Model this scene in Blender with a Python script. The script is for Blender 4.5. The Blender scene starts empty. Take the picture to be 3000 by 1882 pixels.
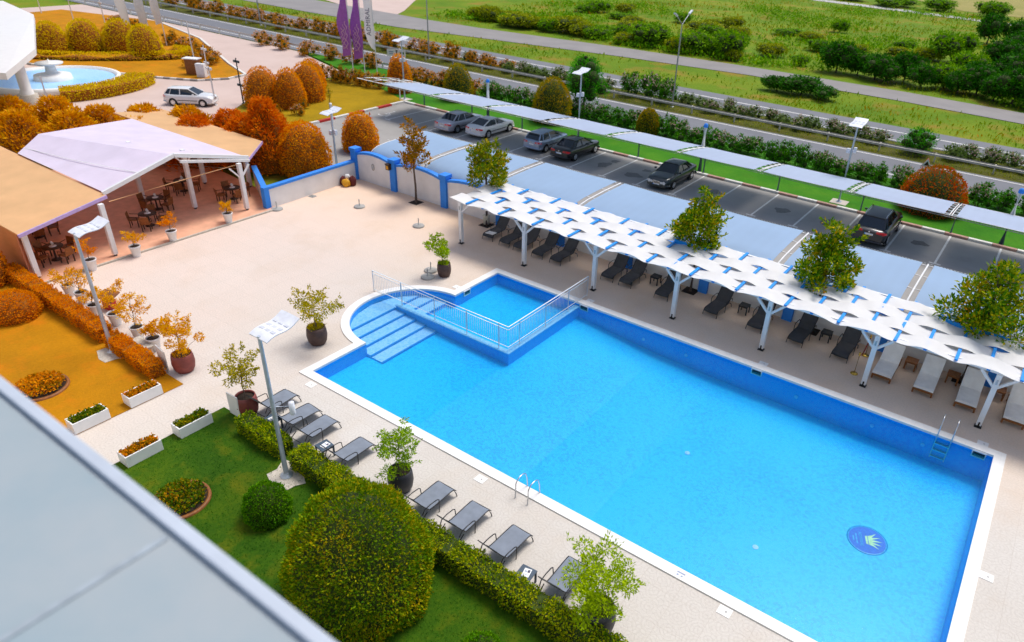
import bpy, bmesh, math, random
import numpy as np
from math import radians, sin, cos, pi, sqrt, atan2, hypot
from mathutils import Vector, Matrix

random.seed(11)
RNG = np.random.default_rng(7)
scene = bpy.context.scene
COL = scene.collection

# ------------------------------------------------------------------ objects
def tag(o, label=None, cat=None, group=None, kind=None):
    if label: o['label'] = label
    if cat: o['category'] = cat
    if group: o['group'] = group
    if kind: o['kind'] = kind
    return o

def thing(name, label, cat, loc=(0, 0, 0), rz=0.0, group=None):
    o = bpy.data.objects.new(name, None)
    o.empty_display_size = 0.2
    COL.objects.link(o)
    o.location = loc
    o.rotation_euler = (0, 0, rz)
    return tag(o, label, cat, group)

def dup(root, loc=None, rz=None, label=None, group=None, sc=None, parent=None):
    c = root.copy()
    COL.objects.link(c)
    if parent is not None:
        c.parent = parent
        c.matrix_parent_inverse = root.matrix_parent_inverse
    if loc is not None: c.location = loc
    if rz is not None: c.rotation_euler = (0, 0, rz)
    if sc is not None: c.scale = (sc, sc, sc) if not isinstance(sc, tuple) else sc
    if label: c['label'] = label
    if group: c['group'] = group
    for ch in list(root.children):
        dup(ch, parent=c)
    return c

ORD = ['first', 'second', 'third', 'fourth', 'fifth', 'sixth', 'seventh', 'eighth', 'ninth', 'tenth',
       'eleventh', 'twelfth', 'thirteenth', 'fourteenth', 'fifteenth', 'sixteenth', 'seventeenth', 'eighteenth',
       'nineteenth', 'twentieth', 'twenty-first', 'twenty-second', 'twenty-third', 'twenty-fourth', 'twenty-fifth',
       'twenty-sixth', 'twenty-seventh', 'twenty-eighth', 'twenty-ninth', 'thirtieth', 'thirty-first',
       'thirty-second', 'thirty-third', 'thirty-fourth', 'thirty-fifth', 'thirty-sixth', 'thirty-seventh',
       'thirty-eighth', 'thirty-ninth', 'fortieth', 'forty-first', 'forty-second', 'forty-third', 'forty-fourth',
       'forty-fifth', 'forty-sixth', 'forty-seventh', 'forty-eighth', 'forty-ninth', 'fiftieth']

# ------------------------------------------------------------------ mesh builder
def frame_from(d):
    d = Vector(d).normalized()
    up = Vector((0, 0, 1)) if abs(d.z) < 0.95 else Vector((1, 0, 0))
    x = d.cross(up).normalized()
    y = x.cross(d).normalized()
    return x, y, d

class MB:
    def __init__(self):
        self.v = []; self.f = []; self.m = []; self.s = []
    def add(self, vs, fs, m=0, smooth=False):
        b = len(self.v)
        self.v.extend([tuple(p) for p in vs])
        for q in fs:
            self.f.append(tuple(b + i for i in q)); self.m.append(m); self.s.append(smooth)
        return self
    def box(self, c, s, rz=0.0, m=0, rot=None):
        hx, hy, hz = s[0] / 2, s[1] / 2, s[2] / 2
        R = rot if rot is not None else Matrix.Rotation(rz, 3, 'Z')
        c = Vector(c)
        vs = [c + R @ Vector((x * hx, y * hy, z * hz)) for z in (-1, 1) for y in (-1, 1) for x in (-1, 1)]
        return self.add(vs, [(0, 2, 3, 1), (4, 5, 7, 6), (0, 1, 5, 4), (2, 6, 7, 3), (0, 4, 6, 2), (1, 3, 7, 5)], m)
    def b3(self, x0, x1, y0, y1, z0, z1, m=0):
        return self.box(((x0 + x1) / 2, (y0 + y1) / 2, (z0 + z1) / 2), (x1 - x0, y1 - y0, z1 - z0), m=m)
    def bar(self, p, q, w, h=None, m=0):
        h = h or w
        p, q = Vector(p), Vector(q)
        x, y, d = frame_from(q - p)
        vs = []
        for c in (p, q):
            for a, b in ((-1, -1), (1, -1), (1, 1), (-1, 1)):
                vs.append(c + x * (a * w / 2) + y * (b * h / 2))
        return self.add(vs, [(3, 2, 1, 0), (4, 5, 6, 7), (0, 1, 5, 4), (1, 2, 6, 5), (2, 3, 7, 6), (3, 0, 4, 7)], m)
    def tube(self, pts, r, n=8, m=0, closed=False, smooth=True):
        pts = [Vector(p) for p in pts]
        k = len(pts)
        rs = r if isinstance(r, (list, tuple)) else [r] * k
        vs = []; px = None
        for i, p in enumerate(pts):
            if closed: d = pts[(i + 1) % k] - pts[i - 1]
            elif i == 0: d = pts[1] - pts[0]
            elif i == k - 1: d = pts[-1] - pts[-2]
            else: d = (pts[i + 1] - p).normalized() + (p - pts[i - 1]).normalized()
            d.normalize()
            if px is None: x, y, _ = frame_from(d)
            else:
                x = (px - d * px.dot(d))
                if x.length < 1e-6: x, y, _ = frame_from(d)
                x.normalize(); y = d.cross(x)
            px = x
            for j in range(n):
                a = 2 * pi * j / n
                vs.append(p + x * (cos(a) * rs[i]) + y * (sin(a) * rs[i]))
        fs = []
        for i in range(k if closed else k - 1):
            o, p2 = i * n, ((i + 1) % k) * n
            for j in range(n):
                fs.append((o + j, o + (j + 1) % n, p2 + (j + 1) % n, p2 + j))
        self.add(vs, fs, m, smooth)
        if not closed:
            self.add(vs[:n], [tuple(range(n - 1, -1, -1))], m)
            self.add(vs[-n:], [tuple(range(n))], m)
        return self
    def lathe(self, prof, c=(0, 0, 0), n=20, m=0, smooth=True, cap=True):
        vs = []; c = Vector(c)
        for r, z in prof:
            for j in range(n):
                a = 2 * pi * j / n
                vs.append((c.x + r * cos(a), c.y + r * sin(a), c.z + z))
        fs = []
        for i in range(len(prof) - 1):
            for j in range(n):
                fs.append((i * n + j, i * n + (j + 1) % n, (i + 1) * n + (j + 1) % n, (i + 1) * n + j))
        self.add(vs, fs, m, smooth)
        if cap:
            if prof[0][0] > 1e-4: self.add(vs[:n], [tuple(range(n - 1, -1, -1))], m)
            if prof[-1][0] > 1e-4: self.add(vs[-n:], [tuple(range(n))], m)
        return self
    def quad(self, a, b, c, d, m=0): return self.add([a, b, c, d], [(0, 1, 2, 3)], m)
    def poly(self, pts, z, m=0): return self.add([(p[0], p[1], z) for p in pts], [tuple(range(len(pts)))], m)
    def prism(self, pts, z0, z1, m=0, mtop=None):
        n = len(pts)
        a = sum(pts[i][0] * pts[(i + 1) % n][1] - pts[(i + 1) % n][0] * pts[i][1] for i in range(n))
        if a < 0: pts = pts[::-1]
        vs = [(p[0], p[1], z0) for p in pts] + [(p[0], p[1], z1) for p in pts]
        self.add(vs, [(i, (i + 1) % n, n + (i + 1) % n, n + i) for i in range(n)] + [tuple(range(n - 1, -1, -1))], m)
        return self.add([(p[0], p[1], z1) for p in pts], [tuple(range(n))], m if mtop is None else mtop)
    def sheet(self, grid, m=0, smooth=True, th=0.0):
        """grid[i][j] of points; optional thickness along -z"""
        r, c = len(grid), len(grid[0])
        vs = [Vector(p) for row in grid for p in row]
        fs = [(i * c + j, i * c + j + 1, (i + 1) * c + j + 1, (i + 1) * c + j) for i in range(r - 1) for j in range(c - 1)]
        self.add(vs, fs, m, smooth)
        if th:
            lo = [p - Vector((0, 0, th)) for p in vs]
            self.add(lo, [q[::-1] for q in fs], m, smooth)
            ring = [j for j in range(c)] + [i * c + c - 1 for i in range(1, r)] + [(r - 1) * c + j for j in range(c - 2, -1, -1)] + [i * c for i in range(r - 2, 0, -1)]
            k = len(ring)
            for a in range(k):
                i0, i1 = ring[a], ring[(a + 1) % k]
                self.add([vs[i1], vs[i0], lo[i0], lo[i1]], [(0, 1, 2, 3)], m)
        return self
    def mesh(self, name, mats):
        me = bpy.data.meshes.new(name)
        me.from_pydata(self.v, [], self.f)
        for mt in (mats if isinstance(mats, (list, tuple)) else [mats]): me.materials.append(mt)
        me.polygons.foreach_set('material_index', self.m)
        me.polygons.foreach_set('use_smooth', self.s)
        me.update()
        return me
    def build(self, name, mats, parent=None, world=False, loc=None):
        """world=True: the coordinates are world ones; take the parents' locations off"""
        if world and parent is not None:
            off = Vector((0, 0, 0)); p = parent
            while p is not None: off += Vector(p.location); p = p.parent
            self.v = [(a - off.x, b - off.y, c - off.z) for a, b, c in self.v]
        o = bpy.data.objects.new(name, self.mesh(name, mats))
        COL.objects.link(o)
        if parent is not None: o.parent = parent
        if loc is not None: o.location = loc
        return o

def bevel(o, w=0.01, seg=2):
    md = o.modifiers.new('bevel', 'BEVEL'); md.width = w; md.segments = seg; md.limit_method = 'ANGLE'
    return o

def text_mesh(name, s, size, mat, parent, mtx, extrude=0.002, align='CENTER'):
    cu = bpy.data.curves.new(name, 'FONT'); cu.body = s; cu.size = size
    cu.align_x = align; cu.align_y = 'CENTER'; cu.extrude = extrude; cu.resolution_u = 2
    tmp = bpy.data.objects.new(name, cu); COL.objects.link(tmp)
    dg = bpy.context.evaluated_depsgraph_get(); dg.update()
    me = bpy.data.meshes.new_from_object(tmp.evaluated_get(dg))
    bpy.data.objects.remove(tmp); bpy.data.curves.remove(cu)
    me.transform(mtx); me.materials.clear(); me.materials.append(mat); me.name = name
    o = bpy.data.objects.new(name, me); COL.objects.link(o); o.parent = parent
    return o

# ------------------------------------------------------------------ materials
def newmat(name):
    m = bpy.data.materials.new(name); m.use_nodes = True
    nt = m.node_tree
    return m, nt, nt.nodes['Principled BSDF']

def nd(nt, typ, **kw):
    n = nt.nodes.new(typ)
    for k, v in kw.items(): setattr(n, k, v)
    return n

def pos(nt, scale=1.0, obj=False):
    if obj:
        t = nd(nt, 'ShaderNodeTexCoord'); src = t.outputs['Object']
    else:
        g = nd(nt, 'ShaderNodeNewGeometry'); src = g.outputs['Position']
    mp = nd(nt, 'ShaderNodeMapping'); mp.inputs['Scale'].default_value = (scale,) * 3 if not isinstance(scale, tuple) else scale
    nt.links.new(src, mp.inputs['Vector'])
    return mp.outputs['Vector']

def noise(nt, vec, scale, detail=4, rough=0.55):
    n = nd(nt, 'ShaderNodeTexNoise'); n.inputs['Scale'].default_value = scale
    n.inputs['Detail'].default_value = detail; n.inputs['Roughness'].default_value = rough
    nt.links.new(vec, n.inputs['Vector']); return n.outputs['Fac']

def ramp(nt, fac, stops):
    r = nd(nt, 'ShaderNodeValToRGB'); e = r.color_ramp.elements
    while len(e) < len(stops): e.new(0.5)
    for el, (p, c) in zip(e, stops):
        el.position = p; el.color = (c[0], c[1], c[2], 1)
    nt.links.new(fac, r.inputs['Fac']); return r.outputs['Color']

def mix(nt, fac, a, b, mode='MIX'):
    n = nd(nt, 'ShaderNodeMix', data_type='RGBA', blend_type=mode)
    for i, v in ((0, fac), (6, a), (7, b)):
        if isinstance(v, (int, float)): n.inputs[i].default_value = v
        elif isinstance(v, tuple): n.inputs[i].default_value = (v[0], v[1], v[2], 1)
        else: nt.links.new(v, n.inputs[i])
    return n.outputs[2]

def math_(nt, op, a, b=None, clamp=False):
    n = nd(nt, 'ShaderNodeMath', operation=op); n.use_clamp = clamp
    for i, v in ((0, a), (1, b)):
        if v is None: continue
        if isinstance(v, (int, float)): n.inputs[i].default_value = v
        else: nt.links.new(v, n.inputs[i])
    return n.outputs[0]

def bump(nt, p, h, strength=0.3, dist=0.02):
    b = nd(nt, 'ShaderNodeBump'); b.inputs['Strength'].default_value = strength; b.inputs['Distance'].default_value = dist
    nt.links.new(h, b.inputs['Height']); nt.links.new(b.outputs[0], p.inputs['Normal'])

def simple(name, col, rough=0.5, metal=0.0, var=0.12, scale=6.0, spec=0.4, coat=0.0, bmp=0.0, obj=False):
    """paint, metal, plastic, cloth: base colour with a soft worn variation"""
    m, nt, p = newmat(name)
    v = pos(nt, 1.0, obj)
    n = noise(nt, v, scale, 5)
    dark = tuple(c * (1 - var) for c in col); lite = tuple(min(1, c * (1 + var * 0.7)) for c in col)
    c = ramp(nt, n, [(0.3, dark), (0.7, lite)])
    nt.links.new(c, p.inputs['Base Color'])
    p.inputs['Roughness'].default_value = rough; p.inputs['Metallic'].default_value = metal
    p.inputs['Specular IOR Level'].default_value = spec
    if coat: p.inputs['Coat Weight'].default_value = coat; p.inputs['Coat Roughness'].default_value = 0.06
    if bmp: bump(nt, p, noise(nt, v, scale * 8, 3), bmp, 0.01)
    return m

GAIN = {'glow_tinted_dome_leaves': 2.4, 'photinia_red': 2.2, 'glow_tinted_gold_conifer': 2.0, 'glow_tinted_orange_conifer': 2.2, 'glow_tinted_box_leaves': 1.6, 'glow_tinted_pot_leaves': 1.7, 'glow_tinted_hedge': 2.2, 'boxwood_olive': 2.35, 'boxwood_green': 2.6, 'lawn_blades': 1.15, 'meadow_grass': 1.6, 'dark_evergreen': 2.6, 'pink_blossom': 1.1, 'scrub_green': 2.6, 'scrub_olive': 2.3, 'oleander_green': 2.5, 'oleander_grey_green': 2.1, 'bright_green_shrub': 2.2, 'magnolia_green': 2.6, 'magnolia_olive': 2.4, 'lime_green_leaves': 1.7, 'fresh_green_leaves': 1.6}
def leafmat(name, cols, rough=0.6, trans=0.25, nscale=0.9, spread=0.35):
    """foliage: each leaf its own tint, light and dark clumps"""
    m, nt, p = newmat(name)
    gain = GAIN.get(name, 2.0)
    def sat(c):
        mx = max(c); return tuple(min(0.86, max(0.001, (mx - (mx - k) * 1.22) * gain)) for k in c)
    cols = [sat(c) for c in cols]
    g = nd(nt, 'ShaderNodeNewGeometry')
    n = noise(nt, pos(nt, 1.0, False), nscale, 3)
    a = math_(nt, 'MULTIPLY', g.outputs['Random Per Island'], 1 - spread)
    b = math_(nt, 'MULTIPLY', math_(nt, 'SUBTRACT', math_(nt, 'MULTIPLY', n, 2.2), 0.6), spread)
    k = math_(nt, 'ADD', a, b, True)
    st = [(i / (len(cols) - 1), c) for i, c in enumerate(cols)]
    c = ramp(nt, k, st)
    nt.links.new(c, p.inputs['Base Color'])
    p.inputs['Roughness'].default_value = rough; p.inputs['Specular IOR Level'].default_value = 0.08
    t = nd(nt, 'ShaderNodeBsdfTranslucent'); nt.links.new(c, t.inputs['Color'])
    x = nd(nt, 'ShaderNodeMixShader'); x.inputs[0].default_value = trans
    nt.links.new(p.outputs[0], x.inputs[1]); nt.links.new(t.outputs[0], x.inputs[2])
    nt.links.new(x.outputs[0], nt.nodes['Material Output'].inputs['Surface'])
    return m

M = {}
M['white'] = simple('white_paint', (0.80, 0.80, 0.80), 0.5, var=0.06, scale=3)
M['wall'] = simple('white_render', (0.78, 0.77, 0.755), 0.8, var=0.08, scale=1.2, bmp=0.15)
M['blue'] = simple('blue_paint', (0.004, 0.29, 0.84), 0.5, var=0.12, scale=3)
M['blue_wall'] = simple('blue_wall_paint', (0.03, 0.24, 0.78), 0.65, var=0.12, scale=2)
M['membrane'] = simple('white_membrane', (0.88, 0.88, 0.88), 0.6, var=0.04, scale=2)
M['steel'] = simple('brushed_steel', (0.62, 0.64, 0.66), 0.28, 0.9, var=0.08)
M['rail'] = simple('pale_rail_paint', (0.72, 0.76, 0.80), 0.35, 0.3, var=0.05)
M['dark_steel'] = simple('dark_grey_steel', (0.05, 0.075, 0.09), 0.45, 0.3)
M['post_green'] = simple('grey_green_steel', (0.10, 0.15, 0.16), 0.45, 0.3)
M['black'] = simple('black_plastic', (0.012, 0.012, 0.013), 0.45)
M['chair_dark'] = simple('charcoal_frame', (0.022, 0.023, 0.026), 0.4, 0.2)
M['sling'] = simple('charcoal_sling_fabric', (0.058, 0.060, 0.066), 0.75, var=0.15, scale=5, bmp=0.3)
M['sling_grey'] = simple('grey_sling_fabric', (0.20, 0.23, 0.28), 0.75, var=0.12, scale=4, bmp=0.3)
M['cushion'] = simple('white_cushion', (0.86, 0.86, 0.84), 0.9, var=0.08, scale=3, bmp=0.25)
M['wood'] = simple('orange_brown_wood', (0.26, 0.095, 0.025), 0.5, var=0.35, scale=9)
M['dark_wood'] = simple('dark_brown_wood', (0.055, 0.026, 0.014), 0.55, var=0.3, scale=8)
M['brass'] = simple('brass', (0.72, 0.48, 0.10), 0.25, 1.0, var=0.1)
M['red_rope'] = simple('red_velvet', (0.30, 0.012, 0.012), 0.8)
M['pot_brown'] = simple('brown_glazed_clay', (0.075, 0.042, 0.036), 0.55, var=0.3, scale=5)
M['pot_red'] = simple('red_brown_clay', (0.24, 0.055, 0.045), 0.55, var=0.25, scale=5)
M['pot_dark'] = simple('dark_slate_clay', (0.035, 0.035, 0.04), 0.5, var=0.25, scale=5)
M['soil'] = simple('dark_soil', (0.035, 0.022, 0.014), 0.95, var=0.5, scale=30, bmp=0.6)
M['bark'] = simple('tree_bark', (0.14, 0.10, 0.075), 0.9, var=0.35, scale=14, bmp=0.5)
M['concrete'] = simple('grey_concrete', (0.40, 0.39, 0.37), 0.85, var=0.18, scale=4, bmp=0.25)
M['stone'] = simple('beige_stone_slab', (0.52, 0.47, 0.40), 0.85, var=0.25, scale=12, bmp=0.3)
M['paper'] = simple('white_paper', (0.85, 0.86, 0.86), 0.8, var=0.03)
M['red'] = simple('red_paint', (0.55, 0.03, 0.02), 0.45)
M['yellow'] = simple('yellow_plastic', (0.75, 0.36, 0.01), 0.5, var=0.2)
M['orange'] = simple('orange_plastic', (0.75, 0.13, 0.01), 0.45)
M['maroon'] = simple('maroon_cloth', (0.12, 0.018, 0.016), 0.8, var=0.3)
M['cream'] = simple('cream_plastic', (0.62, 0.60, 0.50), 0.5)
M['peach'] = simple('glow_tinted_floor', (0.78, 0.42, 0.27), 0.6, var=0.15, scale=2)  # orange glow tinted into the pavilion floor colour
M['tan_roof'] = simple('tan_roof_felt', (0.80, 0.53, 0.27), 0.85, var=0.10, scale=0.8, bmp=0.1)
M['lavender'] = simple('lavender_membrane', (0.84, 0.78, 0.94), 0.55, var=0.07, scale=0.9)
M['mauve'] = simple('mauve_fascia', (0.50, 0.36, 0.66), 0.5)
M['glass'] = simple('dark_car_glass', (0.010, 0.018, 0.028), 0.06, 0.0, var=0.1, spec=0.8)
M['tyre'] = simple('tyre_rubber', (0.012, 0.012, 0.012), 0.85)
M['rim'] = simple('alloy_rim', (0.45, 0.46, 0.48), 0.3, 0.9)
M['chrome'] = simple('chrome_trim', (0.75, 0.76, 0.78), 0.12, 1.0, var=0.03)
M['lamp_red'] = simple('red_tail_lamp', (0.85, 0.006, 0.010), 0.15, spec=0.7, coat=0.5)
M['lamp_clear'] = simple('clear_head_lamp', (0.62, 0.66, 0.70), 0.1, 0.2, spec=0.8, coat=0.6)
M['galv'] = simple('galvanised_steel', (0.45, 0.47, 0.48), 0.45, 0.6, var=0.15)
M['galv_blue'] = simple('painted_lamp_steel', (0.52, 0.58, 0.66), 0.4, 0.3, var=0.12)
M['panel'] = simple('lamp_panel_white', (0.76, 0.78, 0.84), 0.35, var=0.10, scale=5)
M['cell'] = simple('pale_solar_cell', (0.60, 0.62, 0.68), 0.3)
M['purple'] = simple('purple_flag_cloth', (0.42, 0.14, 0.52), 0.8, var=0.15)
M['pink_ink'] = simple('pale_pink_ink', (0.75, 0.45, 0.55), 0.8)
M['ink'] = simple('grey_ink', (0.10, 0.09, 0.14), 0.8)
M['blue_ink'] = simple('blue_grey_ink', (0.30, 0.36, 0.50), 0.8)
M['kerb_white'] = simple('white_kerb_paint', (0.70, 0.68, 0.63), 0.8, var=0.15, scale=5)
M['kerb_red'] = simple('faded_red_kerb_paint', (0.46, 0.27, 0.21), 0.8, var=0.25, scale=5)
M['line'] = simple('road_marking_paint', (0.72, 0.71, 0.68), 0.8, var=0.15, scale=7)
M['oil'] = simple('oil_stain', (0.13, 0.125, 0.12), 0.6, var=0.3)
M['rusty'] = simple('weathered_guard_rail', (0.55, 0.52, 0.46), 0.6, 0.2, var=0.25, scale=3)

def carpaint(name, col, metal=0.4, rough=0.3):
    return simple(name, col, rough, metal, var=0.03, coat=1.0, spec=0.5)

def add_trans(m, col, k):
    nt = m.node_tree; p = nt.nodes['Principled BSDF']
    t = nd(nt, 'ShaderNodeBsdfTranslucent'); t.inputs['Color'].default_value = (*col, 1)
    x = nd(nt, 'ShaderNodeMixShader'); x.inputs[0].default_value = k
    nt.links.new(p.outputs[0], x.inputs[1]); nt.links.new(t.outputs[0], x.inputs[2])
    nt.links.new(x.outputs[0], nt.nodes['Material Output'].inputs['Surface'])
    return m
add_trans(M['membrane'], (0.92, 0.88, 0.82), 0.32)
add_trans(M['lavender'], (0.90, 0.72, 0.66), 0.28)
add_trans(M['tan_roof'], (0.95, 0.55, 0.25), 0.30)

def fabric_roof(name, col):
    m, nt, p = newmat(name)
    v = pos(nt)
    w = nd(nt, 'ShaderNodeTexWave', wave_type='BANDS', bands_direction='X'); w.inputs['Scale'].default_value = 0.55
    w.inputs['Distortion'].default_value = 0.4; nt.links.new(v, w.inputs['Vector'])
    n = noise(nt, v, 0.5, 4)
    c = ramp(nt, n, [(0.25, tuple(k * 0.90 for k in col)), (0.75, col)])
    c = mix(nt, math_(nt, 'MULTIPLY', w.outputs['Fac'], 0.10), c, tuple(k * 0.7 for k in col))
    nt.links.new(c, p.inputs['Base Color']); p.inputs['Roughness'].default_value = 0.7
    return add_trans(m, tuple(min(.95, k * 1.35) for k in col), 0.36)
M['carport'] = fabric_roof('carport_shade_cloth', (0.42, 0.57, 0.76))
M['carport_far'] = fabric_roof('carport_shade_cloth_pale', (0.54, 0.62, 0.78))

def deck_mat():
    m, nt, p = newmat('pool_deck_paving')
    v = pos(nt)
    base = ramp(nt, noise(nt, v, 0.13, 4), [(0.3, (0.57, 0.53, 0.475)), (0.7, (0.65, 0.615, 0.57))])
    # warm glow painted into the paving colour, stronger towards the pavilion
    sx_ = nd(nt, 'ShaderNodeSeparateXYZ'); nt.links.new(v, sx_.inputs[0])
    k = math_(nt, 'ADD', math_(nt, 'MULTIPLY', sx_.outputs[0], -0.055), -1.05)
    k = math_(nt, 'ADD', k, math_(nt, 'MULTIPLY', math_(nt, 'SUBTRACT', noise(nt, v, 0.3, 4), 0.5), 0.5), True)
    base = mix(nt, k, base, (0.77, 0.61, 0.525))
    # rings and swirls pressed into the slabs
    dv = nd(nt, 'ShaderNodeVectorMath', operation='ADD')
    nz = nd(nt, 'ShaderNodeTexNoise'); nz.inputs['Scale'].default_value = 1.4; nt.links.new(v, nz.inputs['Vector'])
    sc = nd(nt, 'ShaderNodeVectorMath', operation='SCALE'); sc.inputs['Scale'].default_value = 0.16
    nt.links.new(nz.outputs['Color'], sc.inputs[0]); nt.links.new(v, dv.inputs[0]); nt.links.new(sc.outputs[0], dv.inputs[1])
    vo = nd(nt, 'ShaderNodeTexVoronoi', voronoi_dimensions='2D'); vo.inputs['Scale'].default_value = 2.0; vo.inputs['Randomness'].default_value = 0.6
    nt.links.new(dv.outputs[0], vo.inputs['Vector'])
    rg = math_(nt, 'SINE', math_(nt, 'MULTIPLY', vo.outputs['Distance'], 30.0))
    sw = math_(nt, 'MULTIPLY', math_(nt, 'ADD', rg, 1.0), 0.5)
    sw = math_(nt, 'POWER', sw, 2.5)
    vp = nd(nt, 'ShaderNodeTexVoronoi', voronoi_dimensions='2D', feature='DISTANCE_TO_EDGE'); vp.inputs['Scale'].default_value = 7.0
    nt.links.new(dv.outputs[0], vp.inputs['Vector'])
    jt = math_(nt, 'SUBTRACT', 1.0, math_(nt, 'MULTIPLY', vp.outputs['Distance'], 14.0), True)
    c = mix(nt, math_(nt, 'MULTIPLY', sw, 0.22), base, (0.42, 0.38, 0.34))
    c = mix(nt, math_(nt, 'MULTIPLY', jt, 0.30), c, (0.42, 0.37, 0.32))
    # slab joints
    br = nd(nt, 'ShaderNodeTexBrick'); br.offset = 0.0; br.inputs['Scale'].default_value = 1.0
    br.inputs['Mortar Size'].default_value = 0.012; br.inputs['Brick Width'].default_value = 1.1; br.inputs['Row Height'].default_value = 1.1
    br.inputs['Color1'].default_value = (0.0, 0.0, 0.0, 1); br.inputs['Color2'].default_value = (0.25, 0.25, 0.25, 1); br.inputs['Mortar'].default_value = (1, 1, 1, 1)
    nt.links.new(v, br.inputs['Vector'])
    c = mix(nt, math_(nt, 'MULTIPLY', br.outputs['Color'], 0.28), c, (0.42, 0.36, 0.30))
    # worn brownish patches, mostly under the pergola and at the wall foot
    st = ramp(nt, noise(nt, v, 0.38, 6, 0.62), [(0.50, (0, 0, 0)), (0.70, (1, 1, 1))])
    far = math_(nt, 'ADD', math_(nt, 'MULTIPLY', sx_.outputs[1], 0.10), -2.15, True)
    c = mix(nt, math_(nt, 'MULTIPLY', st, math_(nt, 'ADD', 0.22, math_(nt, 'MULTIPLY', far, 0.5))), c, (0.50, 0.35, 0.21))
    c = mix(nt, math_(nt, 'MULTIPLY', far, 0.85), c, (0.86, 0.60, 0.41))  # brownish lift for the pergola shade, painted into the base colour
    fine = noise(nt, v, 11, 4, 0.75)
    c = mix(nt, math_(nt, 'MULTIPLY', math_(nt, 'SUBTRACT', fine, 0.40, True), 0.9), c, (0.45, 0.40, 0.35))
    nt.links.new(c, p.inputs['Base Color']); p.inputs['Roughness'].default_value = 0.75
    bump(nt, p, math_(nt, 'SUBTRACT', math_(nt, 'MULTIPLY', fine, 0.8), math_(nt, 'ADD', math_(nt, 'MULTIPLY', sw, 0.4), jt)), 0.3, 0.012)
    return m
M['deck'] = deck_mat()

def tile_mat(name, c0, c1, c2, scale=9.0):
    m, nt, p = newmat(name)
    v = pos(nt)
    cell = nd(nt, 'ShaderNodeTexVoronoi', feature='F1'); cell.inputs['Scale'].default_value = scale; cell.inputs['Randomness'].default_value = 0.9
    nt.links.new(v, cell.inputs['Vector'])
    sep = nd(nt, 'ShaderNodeSeparateColor'); nt.links.new(cell.outputs['Color'], sep.inputs[0])
    big = noise(nt, v, 0.22, 3)  # broad light patches of the water painted into the tile tone
    rip = noise(nt, v, 5.5, 5, 0.65)
    k = math_(nt, 'ADD', math_(nt, 'MULTIPLY', sep.outputs[0], 0.50), math_(nt, 'ADD', math_(nt, 'MULTIPLY', big, 0.8), math_(nt, 'MULTIPLY', rip, 0.62)), True)
    k = math_(nt, 'SUBTRACT', k, 0.46, True)
    c = ramp(nt, k, [(0.15, c0), (0.5, c1), (0.9, c2)])
    nt.links.new(c, p.inputs['Base Color']); p.inputs['Roughness'].default_value = 0.35
    return m
M['tile_floor'] = tile_mat('pool_floor_mosaic', (0.0, 0.37, 0.97), (0.0, 0.50, 1.0), (0.05, 0.72, 1.0), 13)
M['tile_wall'] = tile_mat('pool_wall_mosaic', (0.0, 0.27, 0.95), (0.0, 0.36, 1.0), (0.03, 0.47, 1.0), 13)
M['tile_step'] = tile_mat('pool_step_mosaic', (0.18, 0.50, 1.0), (0.36, 0.64, 1.0), (0.50, 0.74, 1.0), 13)
M['tile_step_edge'] = tile_mat('step_edge_mosaic', (0.0, 0.16, 0.62), (0.0, 0.22, 0.78), (0.0, 0.30, 0.88))
M['emblem_blue'] = tile_mat('emblem_blue_mosaic', (0.0, 0.06, 0.55), (0.0, 0.10, 0.70), (0.0, 0.13, 0.78), 30)
M['emblem_rim'] = tile_mat('emblem_rim_mosaic', (0.0, 0.16, 0.48), (0.03, 0.34, 0.80), (0.06, 0.45, 0.9), 30)
M['emblem_crown'] = simple('emblem_crown_mosaic', (0.52, 0.80, 0.42), 0.4, var=0.3, scale=14)
M['emblem_text'] = simple('emblem_letter_mosaic', (0.05, 0.44, 0.88), 0.4)

def water_mat():
    m, nt, p = newmat('clear_pool_water')
    nt.nodes.remove(p)
    v = pos(nt)
    tr = nd(nt, 'ShaderNodeBsdfTransparent'); tr.inputs['Color'].default_value = (0.90, 1.0, 1.0, 1)
    df = nd(nt, 'ShaderNodeBsdfDiffuse')
    nt.links.new(ramp(nt, noise(nt, v, 0.12, 3), [(0.35, (0.0, 0.52, 1.0)), (0.7, (0.10, 0.70, 1.0))]), df.inputs['Color'])
    sx = nd(nt, 'ShaderNodeMixShader'); sx.inputs[0].default_value = 0.10      # light scattered back by the water itself
    nt.links.new(tr.outputs[0], sx.inputs[1]); nt.links.new(df.outputs[0], sx.inputs[2])
    gl = nd(nt, 'ShaderNodeBsdfGlossy'); gl.inputs['Roughness'].default_value = 0.10; gl.inputs['Color'].default_value = (0.45, 0.58, 0.66, 1)
    b = nd(nt, 'ShaderNodeBump'); b.inputs['Strength'].default_value = 0.30; b.inputs['Distance'].default_value = 0.03
    h = math_(nt, 'ADD', noise(nt, v, 4.5, 4, 0.6), math_(nt, 'MULTIPLY', noise(nt, v, 0.7, 2), 0.9))
    nt.links.new(h, b.inputs['Height']); nt.links.new(b.outputs[0], gl.inputs['Normal'])
    fr = nd(nt, 'ShaderNodeFresnel'); fr.inputs['IOR'].default_value = 1.33; nt.links.new(b.outputs[0], fr.inputs['Normal'])
    x = nd(nt, 'ShaderNodeMixShader')
    nt.links.new(math_(nt, 'MULTIPLY', fr.outputs[0], 1.0, True), x.inputs[0]); nt.links.new(sx.outputs[0], x.inputs[1]); nt.links.new(gl.outputs[0], x.inputs[2])
    nt.links.new(x.outputs[0], nt.nodes['Material Output'].inputs['Surface'])
    return m
M['water'] = water_mat()

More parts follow.
